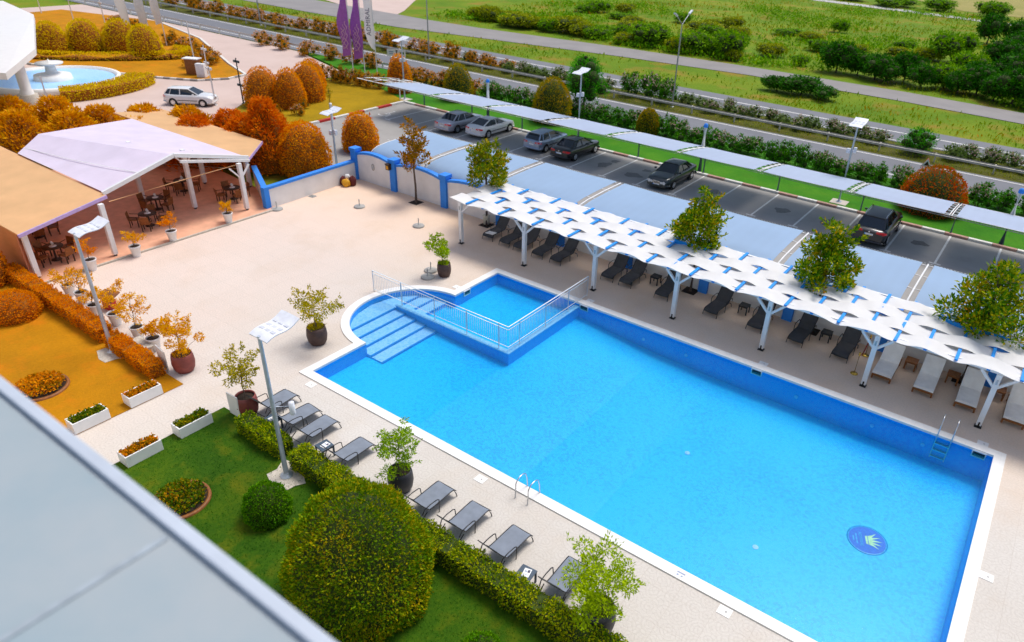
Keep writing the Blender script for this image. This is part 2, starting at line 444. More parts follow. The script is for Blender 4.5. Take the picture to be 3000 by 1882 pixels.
def coping_mat():
    m, nt, p = newmat('white_stone_coping')
    v = pos(nt)
    c = ramp(nt, noise(nt, v, 3.0, 5), [(0.3, (0.74, 0.73, 0.70)), (0.7, (0.83, 0.82, 0.80))])
    br = nd(nt, 'ShaderNodeTexBrick'); br.offset = 0.0
    br.inputs['Mortar Size'].default_value = 0.004; br.inputs['Brick Width'].default_value = 0.6; br.inputs['Row Height'].default_value = 0.6; br.inputs['Scale'].default_value = 1
    br.inputs['Color1'].default_value = (0, 0, 0, 1); br.inputs['Color2'].default_value = (0, 0, 0, 1); br.inputs['Mortar'].default_value = (1, 1, 1, 1)
    nt.links.new(v, br.inputs['Vector'])
    c = mix(nt, math_(nt, 'MULTIPLY', br.outputs['Color'], 0.22), c, (0.4, 0.38, 0.36))
    nt.links.new(c, p.inputs['Base Color']); p.inputs['Roughness'].default_value = 0.6
    return m
M['coping'] = coping_mat()

def grass_mat(name, c0, c1, c2, patch=(0.12, 0.11, 0.03), pk=0.3, s1=0.35):
    m, nt, p = newmat(name)
    v = pos(nt)
    a = noise(nt, v, s1, 6, 0.6); b = noise(nt, v, 9, 5, 0.7); d = noise(nt, v, 55, 3, 0.7)
    k = math_(nt, 'ADD', math_(nt, 'MULTIPLY', a, 0.55), math_(nt, 'ADD', math_(nt, 'MULTIPLY', b, 0.3), math_(nt, 'MULTIPLY', d, 0.25)))
    c = ramp(nt, k, [(0.35, c0), (0.55, c1), (0.75, c2)])
    s = ramp(nt, noise(nt, v, s1 * 2.2, 5, 0.6), [(0.52, (0, 0, 0)), (0.7, (1, 1, 1))])
    c = mix(nt, math_(nt, 'MULTIPLY', s, pk), c, patch)
    nt.links.new(c, p.inputs['Base Color']); p.inputs['Roughness'].default_value = 0.9; p.inputs['Specular IOR Level'].default_value = 0.15
    bump(nt, p, math_(nt, 'ADD', b, d), 0.6, 0.05)
    return m
M['lawn'] = grass_mat('mown_garden_lawn', (0.012, 0.058, 0.001), (0.038, 0.105, 0.002), (0.10, 0.165, 0.003), (0.17, 0.165, 0.004), 0.5, 0.5)
M['lawn_warm'] = grass_mat('glow_tinted_lawn', (0.30, 0.14, 0.002), (0.47, 0.20, 0.002), (0.62, 0.26, 0.003), (0.70, 0.20, 0.004), 0.5)  # orange glow over the left lawn put into its grass colour
M['strip'] = grass_mat('bright_grass_strip', (0.020, 0.13, 0.004), (0.045, 0.20, 0.006), (0.09, 0.26, 0.010), (0.12, 0.17, 0.01), 0.2)
M['mound'] = grass_mat('glow_tinted_mound_grass', (0.24, 0.16, 0.002), (0.36, 0.23, 0.003), (0.46, 0.28, 0.005), (0.20, 0.16, 0.01), 0.3)  # grass colour carries the warm glow falling on the mound
M['field'] = grass_mat('wild_meadow_ground', (0.06, 0.15, 0.004), (0.13, 0.22, 0.006), (0.28, 0.27, 0.015), (0.38, 0.17, 0.04), 0.6, 0.09)
M['median'] = grass_mat('dry_median_grass', (0.05, 0.065, 0.010), (0.09, 0.10, 0.012), (0.16, 0.13, 0.02), (0.16, 0.10, 0.03), 0.4)
M['farfield'] = grass_mat('pale_hay_field', (0.20, 0.20, 0.05), (0.30, 0.27, 0.08), (0.38, 0.31, 0.12), (0.22, 0.24, 0.04), 0.4, 0.06)

def asphalt_mat(name, c0, c1, patch=None):
    m, nt, p = newmat(name)
    v = pos(nt)
    c = ramp(nt, noise(nt, v, 0.3, 5), [(0.3, c0), (0.7, c1)])
    f = noise(nt, v, 40, 3, 0.8)
    c = mix(nt, math_(nt, 'MULTIPLY', f, 0.35), c, tuple(k * 0.55 for k in c0))
    if patch:
        s = ramp(nt, noise(nt, v, 0.5, 6, 0.65), [(0.55, (0, 0, 0)), (0.68, (1, 1, 1))])
        c = mix(nt, math_(nt, 'MULTIPLY', s, 0.5), c, patch)
    nt.links.new(c, p.inputs['Base Color']); p.inputs['Roughness'].default_value = 0.85
    bump(nt, p, f, 0.25, 0.01)
    return m
M['asphalt'] = asphalt_mat('parking_asphalt', (0.31, 0.295, 0.275), (0.39, 0.37, 0.345), (0.24, 0.225, 0.21))
M['road'] = asphalt_mat('road_asphalt', (0.16, 0.165, 0.185), (0.20, 0.205, 0.225))
M['service'] = asphalt_mat('worn_service_road', (0.24, 0.225, 0.22), (0.30, 0.28, 0.27))
M['plaza'] = asphalt_mat('glow_tinted_plaza_paving', (0.58, 0.44, 0.38), (0.66, 0.51, 0.45))  # pinkish cast is the warm glow painted into the paving
M['gravel'] = asphalt_mat('pale_gravel_track', (0.46, 0.45, 0.44), (0.54, 0.53, 0.52))
M['roof'] = None
def roof_mat():
    m, nt, p = newmat('grey_blue_roof_cladding')
    v = pos(nt)
    c = ramp(nt, noise(nt, v, 0.9, 5, 0.6), [(0.25, (0.26, 0.345, 0.39)), (0.55, (0.32, 0.375, 0.405)), (0.8, (0.38, 0.405, 0.42))])
    c = mix(nt, math_(nt, 'MULTIPLY', noise(nt, v, 7, 5, 0.7), 0.2), c, (0.36, 0.38, 0.36))
    nt.links.new(c, p.inputs['Base Color']); p.inputs['Roughness'].default_value = 0.75; p.inputs['Specular IOR Level'].default_value = 0.2
    return m
M['roof'] = roof_mat()
M['roof_trim'] = simple('pale_roof_trim', (0.50, 0.55, 0.62), 0.45, 0.1, var=0.08, scale=2)
M['roof_seam'] = simple('grey_roof_sealant', (0.33, 0.38, 0.42), 0.8, var=0.2, scale=8)

G_ = {}
G_['box_near'] = leafmat('boxwood_olive', [(0.018, 0.050, 0.004), (0.048, 0.092, 0.006), (0.095, 0.135, 0.008), (0.17, 0.155, 0.010), (0.25, 0.165, 0.012)])
G_['ball'] = leafmat('boxwood_green', [(0.015, 0.05, 0.004), (0.045, 0.10, 0.006), (0.10, 0.165, 0.012)])
G_['hedge'] = leafmat('hedge_yellow_green', [(0.02, 0.06, 0.003), (0.09, 0.14, 0.004), (0.24, 0.26, 0.006), (0.40, 0.34, 0.010)])
G_['hedge_warm'] = leafmat('glow_tinted_hedge', [(0.30, 0.125, 0.002), (0.40, 0.19, 0.002), (0.46, 0.26, 0.004)], trans=0.5)  # green hedge with the orange glow painted into its leaves
G_['dome_glow_tint'] = leafmat('glow_tinted_dome_leaves', [(0.30, 0.12, 0.002), (0.36, 0.17, 0.002), (0.40, 0.21, 0.003), (0.42, 0.26, 0.004)], trans=0.58)  # orange of these domes is warm glow put into the leaf colour
G_['dome_olive'] = leafmat('photinia_olive', [(0.055, 0.075, 0.006), (0.15, 0.15, 0.010), (0.28, 0.19, 0.012), (0.36, 0.20, 0.015)])
G_['dome_red'] = leafmat('photinia_red', [(0.05, 0.06, 0.006), (0.15, 0.11, 0.010), (0.34, 0.10, 0.012), (0.50, 0.09, 0.015)])
G_['gold'] = leafmat('glow_tinted_gold_conifer', [(0.22, 0.11, 0.004), (0.44, 0.24, 0.006), (0.62, 0.36, 0.012)])  # conifer leaves tinted golden by painted-in glow
G_['yellow'] = leafmat('glow_tinted_box_leaves', [(0.34, 0.24, 0.004), (0.55, 0.42, 0.006), (0.70, 0.56, 0.012)])  # yellow glow baked into the clipped leaves of the entrance court
G_['conifer_orange'] = leafmat('glow_tinted_orange_conifer', [(0.24, 0.085, 0.003), (0.36, 0.135, 0.003), (0.46, 0.21, 0.005)])  # deeper orange glow painted into the conifer leaves
G_['magnolia'] = leafmat('magnolia_green', [(0.010, 0.035, 0.006), (0.03, 0.075, 0.010), (0.09, 0.13, 0.016), (0.20, 0.19, 0.02), (0.34, 0.13, 0.03)], trans=0.12)
G_['magnolia_warm'] = leafmat('magnolia_bronze', [(0.05, 0.05, 0.008), (0.14, 0.09, 0.012), (0.27, 0.15, 0.02), (0.38, 0.16, 0.03)], trans=0.12)
G_['magnolia_mid'] = leafmat('magnolia_olive', [(0.02, 0.05, 0.006), (0.06, 0.10, 0.010), (0.17, 0.16, 0.016), (0.30, 0.19, 0.03)], trans=0.12)
G_['lime'] = leafmat('lime_green_leaves', [(0.11, 0.16, 0.006), (0.22, 0.29, 0.010), (0.36, 0.42, 0.02)])
G_['fresh'] = leafmat('fresh_green_leaves', [(0.08, 0.15, 0.02), (0.17, 0.26, 0.035), (0.31, 0.40, 0.08)])
G_['olive'] = leafmat('olive_gold_leaves', [(0.10, 0.11, 0.008), (0.22, 0.19, 0.010), (0.40, 0.30, 0.015)])
G_['amber'] = leafmat('glow_tinted_pot_leaves', [(0.30, 0.15, 0.006), (0.52, 0.29, 0.010), (0.68, 0.42, 0.02)])  # amber here is glow painted into the potted leaves
G_['oleander'] = leafmat('oleander_green', [(0.012, 0.05, 0.008), (0.035, 0.10, 0.014), (0.085, 0.17, 0.03)])
G_['oleander_grey'] = leafmat('oleander_grey_green', [(0.03, 0.06, 0.02), (0.08, 0.12, 0.035), (0.17, 0.19, 0.07)])
G_['oleander_warm'] = leafmat('glow_tinted_oleander', [(0.14, 0.08, 0.008), (0.28, 0.15, 0.010), (0.42, 0.23, 0.02)])  # oleander leaves with the left-hand warm glow mixed into the colour
G_['bed_mix'] = leafmat('bed_leaves_and_flowers', [(0.02, 0.05, 0.006), (0.035, 0.07, 0.006), (0.07, 0.09, 0.008), (0.22, 0.15, 0.008), (0.30, 0.10, 0.01)])
G_['pink'] = leafmat('pink_blossom', [(0.50, 0.30, 0.28), (0.66, 0.46, 0.44), (0.80, 0.68, 0.64)])
G_['bright'] = leafmat('bright_green_shrub', [(0.02, 0.09, 0.004), (0.05, 0.17, 0.006), (0.11, 0.26, 0.012)])
G_['scrub'] = leafmat('scrub_green', [(0.03, 0.075, 0.006), (0.08, 0.15, 0.010), (0.17, 0.24, 0.02)])
G_['scrub_warm'] = leafmat('scrub_olive', [(0.06, 0.085, 0.006), (0.14, 0.16, 0.010), (0.26, 0.25, 0.02)])
G_['dark'] = leafmat('dark_evergreen', [(0.008, 0.030, 0.006), (0.020, 0.065, 0.010), (0.05, 0.12, 0.02)])
G_['meadow'] = leafmat('meadow_grass', [(0.04, 0.11, 0.004), (0.09, 0.17, 0.006), (0.19, 0.24, 0.010), (0.32, 0.24, 0.02), (0.30, 0.12, 0.04)], spread=0.6, nscale=0.12)
G_['flower_orange'] = leafmat('orange_flowers', [(0.05, 0.09, 0.006), (0.20, 0.12, 0.006), (0.42, 0.19, 0.004), (0.50, 0.26, 0.006)])
G_['flower_yellow'] = leafmat('yellow_flowers', [(0.03, 0.06, 0.006), (0.05, 0.085, 0.008), (0.10, 0.10, 0.01), (0.50, 0.34, 0.006)])
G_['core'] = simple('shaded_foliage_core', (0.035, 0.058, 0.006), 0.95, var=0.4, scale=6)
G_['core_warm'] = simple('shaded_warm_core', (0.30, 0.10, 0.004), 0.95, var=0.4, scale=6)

# ------------------------------------------------------------------ foliage
def unit(a): return a / (np.linalg.norm(a, axis=1, keepdims=True) + 1e-9)

def leaves(P, D, L, W, jit=0.5, rng=RNG):
    n = len(P)
    D = unit(D + rng.normal(0, jit, (n, 3)))
    S = unit(np.cross(D, rng.normal(0, 1, (n, 3))))
    Nn = np.cross(S, D)
    l = (L * rng.uniform(0.65, 1.35, n))[:, None]; w = (W * rng.uniform(0.7, 1.3, n))[:, None]
    V = np.empty((n, 4, 3))
    V[:, 0] = P; V[:, 1] = P + D * l * 0.5 + S * w * 0.5 + Nn * w * 0.15
    V[:, 2] = P + D * l; V[:, 3] = P + D * l * 0.5 - S * w * 0.5 + Nn * w * 0.15
    return V.reshape(-1, 3)

def fol_mesh(name, clouds, mats, solid=None):
    """clouds: list of (verts, material index); solid: an MB joined in (cores, stems)"""
    vs = []; fs = []; mi = []; b = 0; sm = []
    if solid is not None:
        vs += solid.v; fs += solid.f; mi += solid.m; sm += solid.s; b = len(solid.v)
    for V, m in clouds:
        k = len(V) // 4
        vs += V.tolist()
        F = (np.arange(k * 4).reshape(k, 4) + b).tolist()
        fs += F; mi += [m] * k; sm += [False] * k; b += k * 4
    me = bpy.data.meshes.new(name); me.from_pydata(vs, [], fs)
    for mt in mats: me.materials.append(mt)
    me.polygons.foreach_set('material_index', mi); me.polygons.foreach_set('use_smooth', sm); me.update()
    return me

def put(name, me, parent=None, loc=None, rz=0):
    o = bpy.data.objects.new(name, me); COL.objects.link(o)
    if parent is not None: o.parent = parent
    if loc is not None: o.location = loc
    if rz: o.rotation_euler = (0, 0, rz)
    return o

def egg_r(t, r, p=2.3, under=0.10):
    return r * (max(0.0, 1 - t ** p)) ** 0.5 * (1 - under * max(0, (0.35 - t) / 0.35) ** 1.5)

def dome_mesh(name, r, h, n, L, W, leaf, core, p=2.3, seed=1, lump=0.06, tips=None):
    g = np.random.default_rng(seed)
    t = g.random(int(n * 1.6)); a = g.random(len(t)) * 2 * pi
    rr = np.array([egg_r(x, r, p) for x in t])
    slope = np.array([(egg_r(min(1, x + 0.01), r, p) - egg_r(max(0, x - 0.01), r, p)) / (0.02 * h) for x in t])
    area = np.sqrt(1 + np.clip(slope, -30, 0) ** 2) * rr
    keep = g.choice(len(t), n, p=area / area.sum())
    t, a, rr, slope = t[keep], a[keep], rr[keep], slope[keep]
    lumpy = 1 + lump * (np.sin(a * 5 + t * 9) * 0.5 + np.sin(a * 9 - t * 14 + 1) * 0.5) + g.normal(0, lump * 0.5, n)
    P = np.c_[np.cos(a) * rr * lumpy, np.sin(a) * rr * lumpy, t * h * (1 + 0.4 * (lumpy - 1))]
    N = unit(np.c_[np.cos(a), np.sin(a), -np.clip(slope, -8, 0)])
    V = leaves(P - N * L * 0.35, N + np.array([0, 0, .35]), L, W, 0.62, g)
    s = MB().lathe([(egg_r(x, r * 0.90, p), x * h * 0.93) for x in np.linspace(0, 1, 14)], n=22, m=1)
    cl = [(V, 0)]
    mats = [leaf, core]
    if tips is not None:
        k = n // 7
        idx = g.choice(n, k)
        V2 = leaves(P[idx], N[idx] + np.array([0, 0, 0.6]), L * 1.2, W, 0.5, g)
        cl.append((V2, 2)); mats.append(tips)
    return fol_mesh(name, cl, mats, s)

def blob_cloud(blobs, n, L, W, g, up=0.3, shell=0.55, jit=0.6):
    vol = np.array([b[1] ** 2 for b in blobs]); idx = g.choice(len(blobs), n, p=vol / vol.sum())
    c = np.array([b[0] for b in blobs])[idx]; r = np.array([b[1] for b in blobs])[idx]
    d = unit(g.normal(0, 1, (n, 3)))
    q = shell + (1 - shell) * g.random(n) ** 0.6
    P = c + d * (r * q)[:, None]
    return P, leaves(P, d + np.array([0, 0, up]), L, W, jit, g)

def crown_blobs(w, z0, z1, k, g, cone=0.0, top=0.5, loose=0.2):
    """k clumps spread through a crown of width w between z0 and z1"""
    out = []
    for i in range(k):
        t = (i + 0.5) / k
        env = (1 - cone * t) * (sin(pi * min(1, (t * 0.86 + 0.12))) ** top)
        a = i * 2.4 + g.uniform(-0.4, 0.4)
        d = w / 2 * env * g.uniform(0.30, 0.62 + loose * .45)
        rb = w / 2 * g.uniform(0.30 - .12 * loose, 0.48 - .12 * loose) * max(0.35, env)
        out.append(((cos(a) * d, sin(a) * d, z0 + (z1 - z0) * (t + g.uniform(-.06, .06) * loose * 2)), rb))
    return out

def tree_meshes(w, h, z0, leaf, n, L, W, seed, k=14, cone=0.2, trunk_r=0.07, limbs=7, shell=0.5, core=False, coremat=None, up=0.3, loose=0.2, sprigs=0):
    g = np.random.default_rng(seed)
    bl = crown_blobs(w, z0 + w * 0.12, h - w * (0.16 - .08 * loose), k, g, cone, .5, loose)
    P, V = blob_cloud(bl, n, L, W, g, up, shell)
    twigs = []
    for q in range(sprigs):
        c, r = bl[int(g.integers(len(bl)))]
        a = atan2(c[1], c[0]) + g.uniform(-.7, .7)
        d = np.array([cos(a) * .8, sin(a) * .8, g.uniform(.1, .9)]); d = d / np.linalg.norm(d)
        p0 = np.array(c); ln_ = r + w * g.uniform(.05, .16)
        tt = g.uniform(.45, 1.0, 16)[:, None]
        V = np.concatenate([V, leaves(p0 + d * ln_ * tt + g.normal(0, .035, (16, 3)), np.tile(d + np.array([0, 0, .3]), (16, 1)), L, W, .7, g)])
        twigs.append((tuple(p0), tuple(p0 + d * ln_ * .95)))
    s = None
    if core:
        s = MB()
        for c, r in bl:
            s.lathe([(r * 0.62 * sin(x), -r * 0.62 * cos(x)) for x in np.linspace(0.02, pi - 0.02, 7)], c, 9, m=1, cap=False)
    crown = fol_mesh('crown', [(V, 0)], [leaf, coremat or G_['core']], s)
    t = MB()
    zt = z0 + (h - z0) * 0.72
    pts = [(0, 0, -0.05), (0.02, 0.01, z0 * 0.5), (0.0, -0.03, z0), (0.03, 0.02, (z0 + zt) / 2), (0, 0, zt)]
    t.tube(pts, [trunk_r * 1.3, trunk_r, trunk_r * 0.85, trunk_r * 0.6, trunk_r * 0.2], 8)
    for i in range(limbs):
        c = bl[int(i * len(bl) / limbs)][0]
        zs = max(z0 * 0.8, min(zt * 0.9, c[2] - hypot(c[0], c[1]) * 0.8))
        t.tube([(0.01, 0, zs), (c[0] * 0.5, c[1] * 0.5, (zs + c[2]) / 2 + 0.04), c], [trunk_r * 0.5, trunk_r * 0.34, trunk_r * 0.14], 6)
    for p0, p1 in twigs: t.tube([p0, p1], [trunk_r * .16, trunk_r * .07], 4)
    return crown, t.mesh('trunk', M['bark'])

def plant_tree(name, label, cat, loc, crown, trunk, group=None, rz=0, sc=1):
    t = thing(name, label, cat, loc, rz, group)
    if sc != 1: t.scale = (sc,) * 3 if not isinstance(sc, tuple) else sc
    put('trunk', trunk, t); put('crown', crown, t)
    return t

# ------------------------------------------------------------------ world, light, camera
w = bpy.data.worlds.new('World'); scene.world = w; w.use_nodes = True
SUN_EL, SUN_AZ = radians(65), radians(80)      # azimuth: direction TOWARDS the sun, counter-clockwise from +X
sky = w.node_tree.nodes.new('ShaderNodeTexSky'); sky.sky_type = 'NISHITA'; sky.sun_disc = False
sky.sun_elevation = SUN_EL; sky.sun_rotation = radians(90) - SUN_AZ
sky.air_density = 1.0; sky.dust_density = 3.0; sky.ozone_density = 1.0
bg = w.node_tree.nodes['Background']; bg.inputs['Strength'].default_value = 0.15
w.node_tree.links.new(sky.outputs[0], bg.inputs['Color'])
ld = bpy.data.lights.new('sun', 'SUN'); ld.energy = 2.7; ld.angle = radians(24); ld.color = (1.0, 0.965, 0.91)
sun = bpy.data.objects.new('sun', ld); COL.objects.link(sun)
sd = Vector((cos(SUN_AZ) * cos(SUN_EL), sin(SUN_AZ) * cos(SUN_EL), sin(SUN_EL)))
sun.rotation_euler = sd.to_track_quat('Z', 'Y').to_euler()

cam = bpy.data.cameras.new('camera'); co = bpy.data.objects.new('camera', cam); COL.objects.link(co); scene.camera = co
F_, PITCH, YAW, ROLL = 2085.81, 0.53399218, 2.14853713, -0.05549259
cy_, sy_, cp_, sp_ = cos(YAW), sin(YAW), cos(PITCH), sin(PITCH)
fw = Vector((cy_ * cp_, sy_ * cp_, -sp_)); rt = Vector((sy_, -cy_, 0)); dn = fw.cross(rt)
r2 = rt * cos(ROLL) + dn * sin(ROLL); d2 = -rt * sin(ROLL) + dn * cos(ROLL)
mt = Matrix.Identity(4)
for i in range(3):
    mt[i][0] = r2[i]; mt[i][1] = -d2[i]; mt[i][2] = -fw[i]
mt[0][3], mt[1][3], mt[2][3] = 0, 0, 16.5
co.matrix_world = mt
cam.sensor_width = 36; cam.lens = F_ / 3000 * 36
cam.shift_x = -151.63 / 3000; cam.shift_y = 23.56 / 3000
cam.clip_start = 0.1; cam.clip_end = 6000
cam.dof.use_dof = True; cam.dof.focus_distance = 27.0; cam.dof.aperture_fstop = 0.55
scene.view_settings.view_transform = 'Standard'; scene.view_settings.look = 'None'
scene.view_settings.exposure = 0; scene.view_settings.gamma = 1
scene.cycles.max_bounces = 8; scene.cycles.transparent_max_bounces = 10
scene.cycles.caustics_reflective = False; scene.cycles.caustics_refractive = False

# ------------------------------------------------------------------ the setting
def struct(name, mb, mats):
    return tag(mb.build(name, mats), kind='structure')

HX0, HX1, HY0, HY1 = -24.2, 2.4, 13.95, 26.1
g = MB()
X0, X1, Y0, Y1 = -900, 700, -120, 2500
for a, b, c, d in ((X0, HX0, Y0, Y1), (HX1, X1, Y0, Y1), (HX0, HX1, Y0, HY0), (HX0, HX1, HY1, Y1)):
    g.quad((a, c, -0.09), (b, c, -0.09), (b, d, -0.09), (a, d, -0.09))
struct('ground', g, M['field'])
struct('hay_field', MB().poly([(-26, 205), (120, 190), (300, 420), (-200, 420)], -0.05), M['farfield'])
# pool outline
CX, CY, RI, RO = -21.15, 19.8, 2.82, 3.20
XL, XR, YN, YF = -21.15, 2.17, 14.2, 25.87
NA = 30
arc_in = [(CX + RI * cos(a), CY + RI * sin(a)) for a in np.linspace(pi / 2, 3 * pi / 2, NA)]
a0_ = math.acos(-0.38 / RO)
arc_out = [(CX + RO * cos(a), CY + RO * sin(a)) for a in np.linspace(a0_, 2 * pi - a0_, NA)]
inner = [(XL, YN), (XR, YN), (XR, YF), (XL, YF)] + arc_in
outer = [(XL - .38, YN - .38), (XR + .38, YN - .38), (XR + .38, YF + .38), (XL - .38, YF + .38)] + arc_out
midl = [((a[0] + b[0]) / 2, (a[1] + b[1]) / 2) for a, b in zip(inner, outer)]

def sheet_with_hole(outline, hole, z):
    bm = bmesh.new()
    ed = []
    for pl in (outline, hole):
        vs = [bm.verts.new((p[0], p[1], z)) for p in pl]
        ed += [bm.edges.new((vs[i], vs[(i + 1) % len(vs)])) for i in range(len(vs))]
    bmesh.ops.triangle_fill(bm, use_beauty=True, edges=ed)
    bmesh.ops.recalc_face_normals(bm, faces=bm.faces)
    for f in bm.faces:
        if f.normal.z < 0: f.normal_flip()
    mb = MB(); bm.verts.index_update()
    mb.add([v.co[:] for v in bm.verts], [tuple(v.index for v in f.verts) for f in bm.faces])
    bm.free(); return mb
deck_outline = [(-37.0, 10.60), (-24.25, 10.60), (-24.25, 4.0), (-21.75, 4.0), (-21.75, 10.70), (40, 10.70), (40, 31.6), (-37.9, 31.6), (-37.9, 24.2), (-37.0, 23.6)]
struct('pool_deck', sheet_with_hole(deck_outline, midl, 0.0), M['deck'])
struct('garden_lawn', MB().prism([(-21.75, -6), (30, -6), (30, 10.70), (-21.75, 10.70)], -0.08, 0.03), M['lawn'])
struct('garden_lawn', MB().prism([(-60, -6), (-24.25, -6), (-24.25, 10.60), (-60, 10.60)], -0.08, 0.03), M['lawn_warm'])
struct('path', MB().poly([(-24.24, -6), (-21.76, -6), (-21.76, 4.0), (-24.24, 4.0)], 0.0), M['deck'])
# car park, roads, plaza
struct('parking_lot', MB().poly([(-50.4, 31.6), (60, 31.6), (60, 48.35), (-50.9, 48.35)], -0.02), M['asphalt'])
struct('grass_strip', MB().prism([(-51.0, 48.55), (60, 48.55), (60, 57.4), (-78, 57.4), (-62, 52.5)], -0.08, 0.07), M['strip'])
struct('grass_mound', MB().prism([(-62, 52.4), (-51.1, 48.5), (-50.7, 33.2), (-57, 33.4), (-61.5, 40), (-63.5, 47)], -0.08, 0.10), M['mound'])
struct('plaza', MB().poly([(-50.45, 33.2), (-50.45, 24.5), (-57, 18), (-130, 18), (-130, 57.3), (-78, 57.3), (-64, 52.8), (-64, 47), (-62, 40), (-57, 33.2)], -0.03), M['plaza'])
struct('road', MB().poly([(-400, 57.6), (200, 57.6), (200, 63.9), (-400, 63.9)], -0.03), M['road'])
struct('median', MB().poly([(-400, 63.9), (200, 63.9), (200, 69.2), (-400, 69.2)], -0.05), M['median'])
struct('road', MB().poly([(-400, 69.2), (200, 69.2), (200, 75.2), (-400, 75.2)], -0.03), M['road'])
sn = [(-160, 81.0), (-105, 80.0), (-85, 80.4), (-71.3, 82.7), (-50, 86.2), (-32.3, 88.0), (-15, 87.6), (-2.3, 86.2), (30, 83), (120, 76)]
sf = [(-160, 92.5), (-98, 90.2), (-88, 89.6), (-77.3, 89.9), (-52, 92.6), (-34.3, 93.4), (-15, 93.2), (-2.9, 91.9), (30, 89), (120, 82)]
sv = MB()
for i in range(len(sn) - 1):
    sv.quad((*sn[i], -0.04), (*sn[i + 1], -0.04), (*sf[i + 1], -0.04), (*sf[i], -0.04))
struct('service_road', sv, M['service'])
struct('side_road', MB().poly([(-101, 90.2), (-95, 90.0), (-97.5, 94), (-107.4, 106.7), (-150, 160), (-176, 140), (-118, 93), (-110, 90.6)], -0.035), M['plaza'])
struct('gravel_track', MB().poly([(-140, 204), (-54, 191), (-20.3, 184.5), (40, 170), (40, 174.5), (-20.3, 189), (-54, 196), (-140, 210)], -0.04), M['gravel'])
# road lines: one sheet per road
rl = MB()
for y in (58.75, 63.35):
    rl.quad((-300, y, -0.024), (100, y, -0.024), (100, y + .16, -0.024), (-300, y + .16, -0.024))
struct('road_markings', rl, M['line'])
rl = MB()
rl.quad((-300, 72.75, -0.024), (100, 72.75, -0.024), (100, 72.97, -0.024), (-300, 72.97, -0.024))
rl.quad((-300, 69.6, -0.024), (100, 69.6, -0.024), (100, 69.76, -0.024), (-300, 69.76, -0.024))
struct('road_markings', rl, M['line'])
# parking bay lines with T ends
pl = MB()
BAYS = [-47.4, -44.6, -42.5 + 0.0, -39.5, -36.75, -33.95, -31.1, -28.33, -25.45, -22.65, -19.78, -16.95, -14.1, -11.3, -8.5, -5.7, -2.95, -0.1, 2.7, 5.5]
for x in BAYS:
    pl.quad((x - .06, 43.05, -0.012), (x + .06, 43.05, -0.012), (x + .06, 48.2, -0.012), (x - .06, 48.2, -0.012))
    pl.quad((x - .32, 42.9, -0.012), (x + .32, 42.9, -0.012), (x + .32, 43.04, -0.012), (x - .32, 43.04, -0.012))
struct('parking_lines', pl, M['line'])
# the wheelchair sign painted in the first bay
ws = MB()
wx, wy = -48.9, 44.0
ring = [(wx + .55 * cos(a), wy + .55 * sin(a), -0.010) for a in np.linspace(-2.6, 1.6, 16)]
ring2 = [(wx + .43 * cos(a), wy + .43 * sin(a), -0.010) for a in np.linspace(-2.6, 1.6, 16)]
for i in range(15): ws.quad(ring2[i], ring[i], ring[i + 1], ring2[i + 1])
ws.quad((wx - .1, wy + .1, -.01), (wx + .02, wy + .1, -.01), (wx + .02, wy + 1.0, -.01), (wx - .1, wy + 1.0, -.01))
ws.quad((wx + .02, wy + .1, -.01), (wx + .7, wy + .1, -.01), (wx + .7, wy + .22, -.01), (wx + .02, wy + .22, -.01))
ws.quad((wx + .6, wy - .5, -.01), (wx + .72, wy - .5, -.01), (wx + .72, wy + .1, -.01), (wx + .6, wy + .1, -.01))
ws.lathe([(0.001, 0), (.14, 0)], (wx - .04, wy + 1.2, -.010), 12, cap=False)
struct('wheelchair_marking', ws, M['line'])
st = MB()
for x, y, a, b in ((-26.7, 45.3, .45, .7), (-23.9, 44.7, .7, .5), (-26.5, 46.6, .3, .4), (-23.6, 46.3, .35, .3), (-4.3, 45.6, .5, .4), (-9.8, 45.2, .4, .6), (-17.9, 45.4, .5, .6), (-12.8, 45.2, .5, .5)):
    st.add([(x + a * cos(t) * (1 + .25 * sin(3 * t + x)), y + b * sin(t) * (1 + .2 * cos(4 * t + y)), -0.014) for t in np.linspace(0, 2 * pi, 18)[:-1]], [tuple(range(17))])
struct('oil_stains', st, M['oil'])

# ------------------------------------------------------------------ swimming pool
ZW, ZF, ZK = -0.125, -1.25, -0.62
pool = thing('swimming_pool', 'large rectangular blue tiled swimming pool with white coping and rounded step bay', 'swimming pool', (-9.5, 20, 0))
cp = MB(); n = len(inner)
for i in range(n):
    j = (i + 1) % n
    a, b, c, d = inner[i], inner[j], outer[j], outer[i]
    cp.quad((*a, .045), (*d, .045), (*c, .045), (*b, .045))
    cp.quad((*d, .045), (*d, -.03), (*c, -.03), (*c, .045))
    cp.quad((*a, .045), (*b, .045), (*b, -.05), (*a, -.05))
cp.build('coping', M['coping'], pool, world=True)
wl = MB()
wi = [(x * 1.0, y) for x, y in inner]
for i in range(n):
    j = (i + 1) % n
    a, b = wi[i], wi[j]
    wl.quad((*a, -.05), (*b, -.05), (*b, ZF - .02), (*a, ZF - .02))
wl.build('wall', M['tile_wall'], pool, world=True)
fl = MB()
SLOPE = [(XL, -.66), (-16.15, -.74), (-11.5, -1.15), (-8.5, ZF), (XR, ZF)]
for (xa, za), (xb, zb) in zip(SLOPE[:-1], SLOPE[1:]):
    yt = 20.45 if xa < -16.2 else YF
    fl.quad((xa, YN, za), (xb, YN, zb), (xb, yt, zb), (xa, yt, za))
fl.poly([(-21.6, 20.45), (-16.15, 20.45), (-16.15, YF), (XL, YF), (XL, 22.75), (-21.6, 22.75)], ZK)
fl.build('floor', M['tile_floor'], pool, world=True)
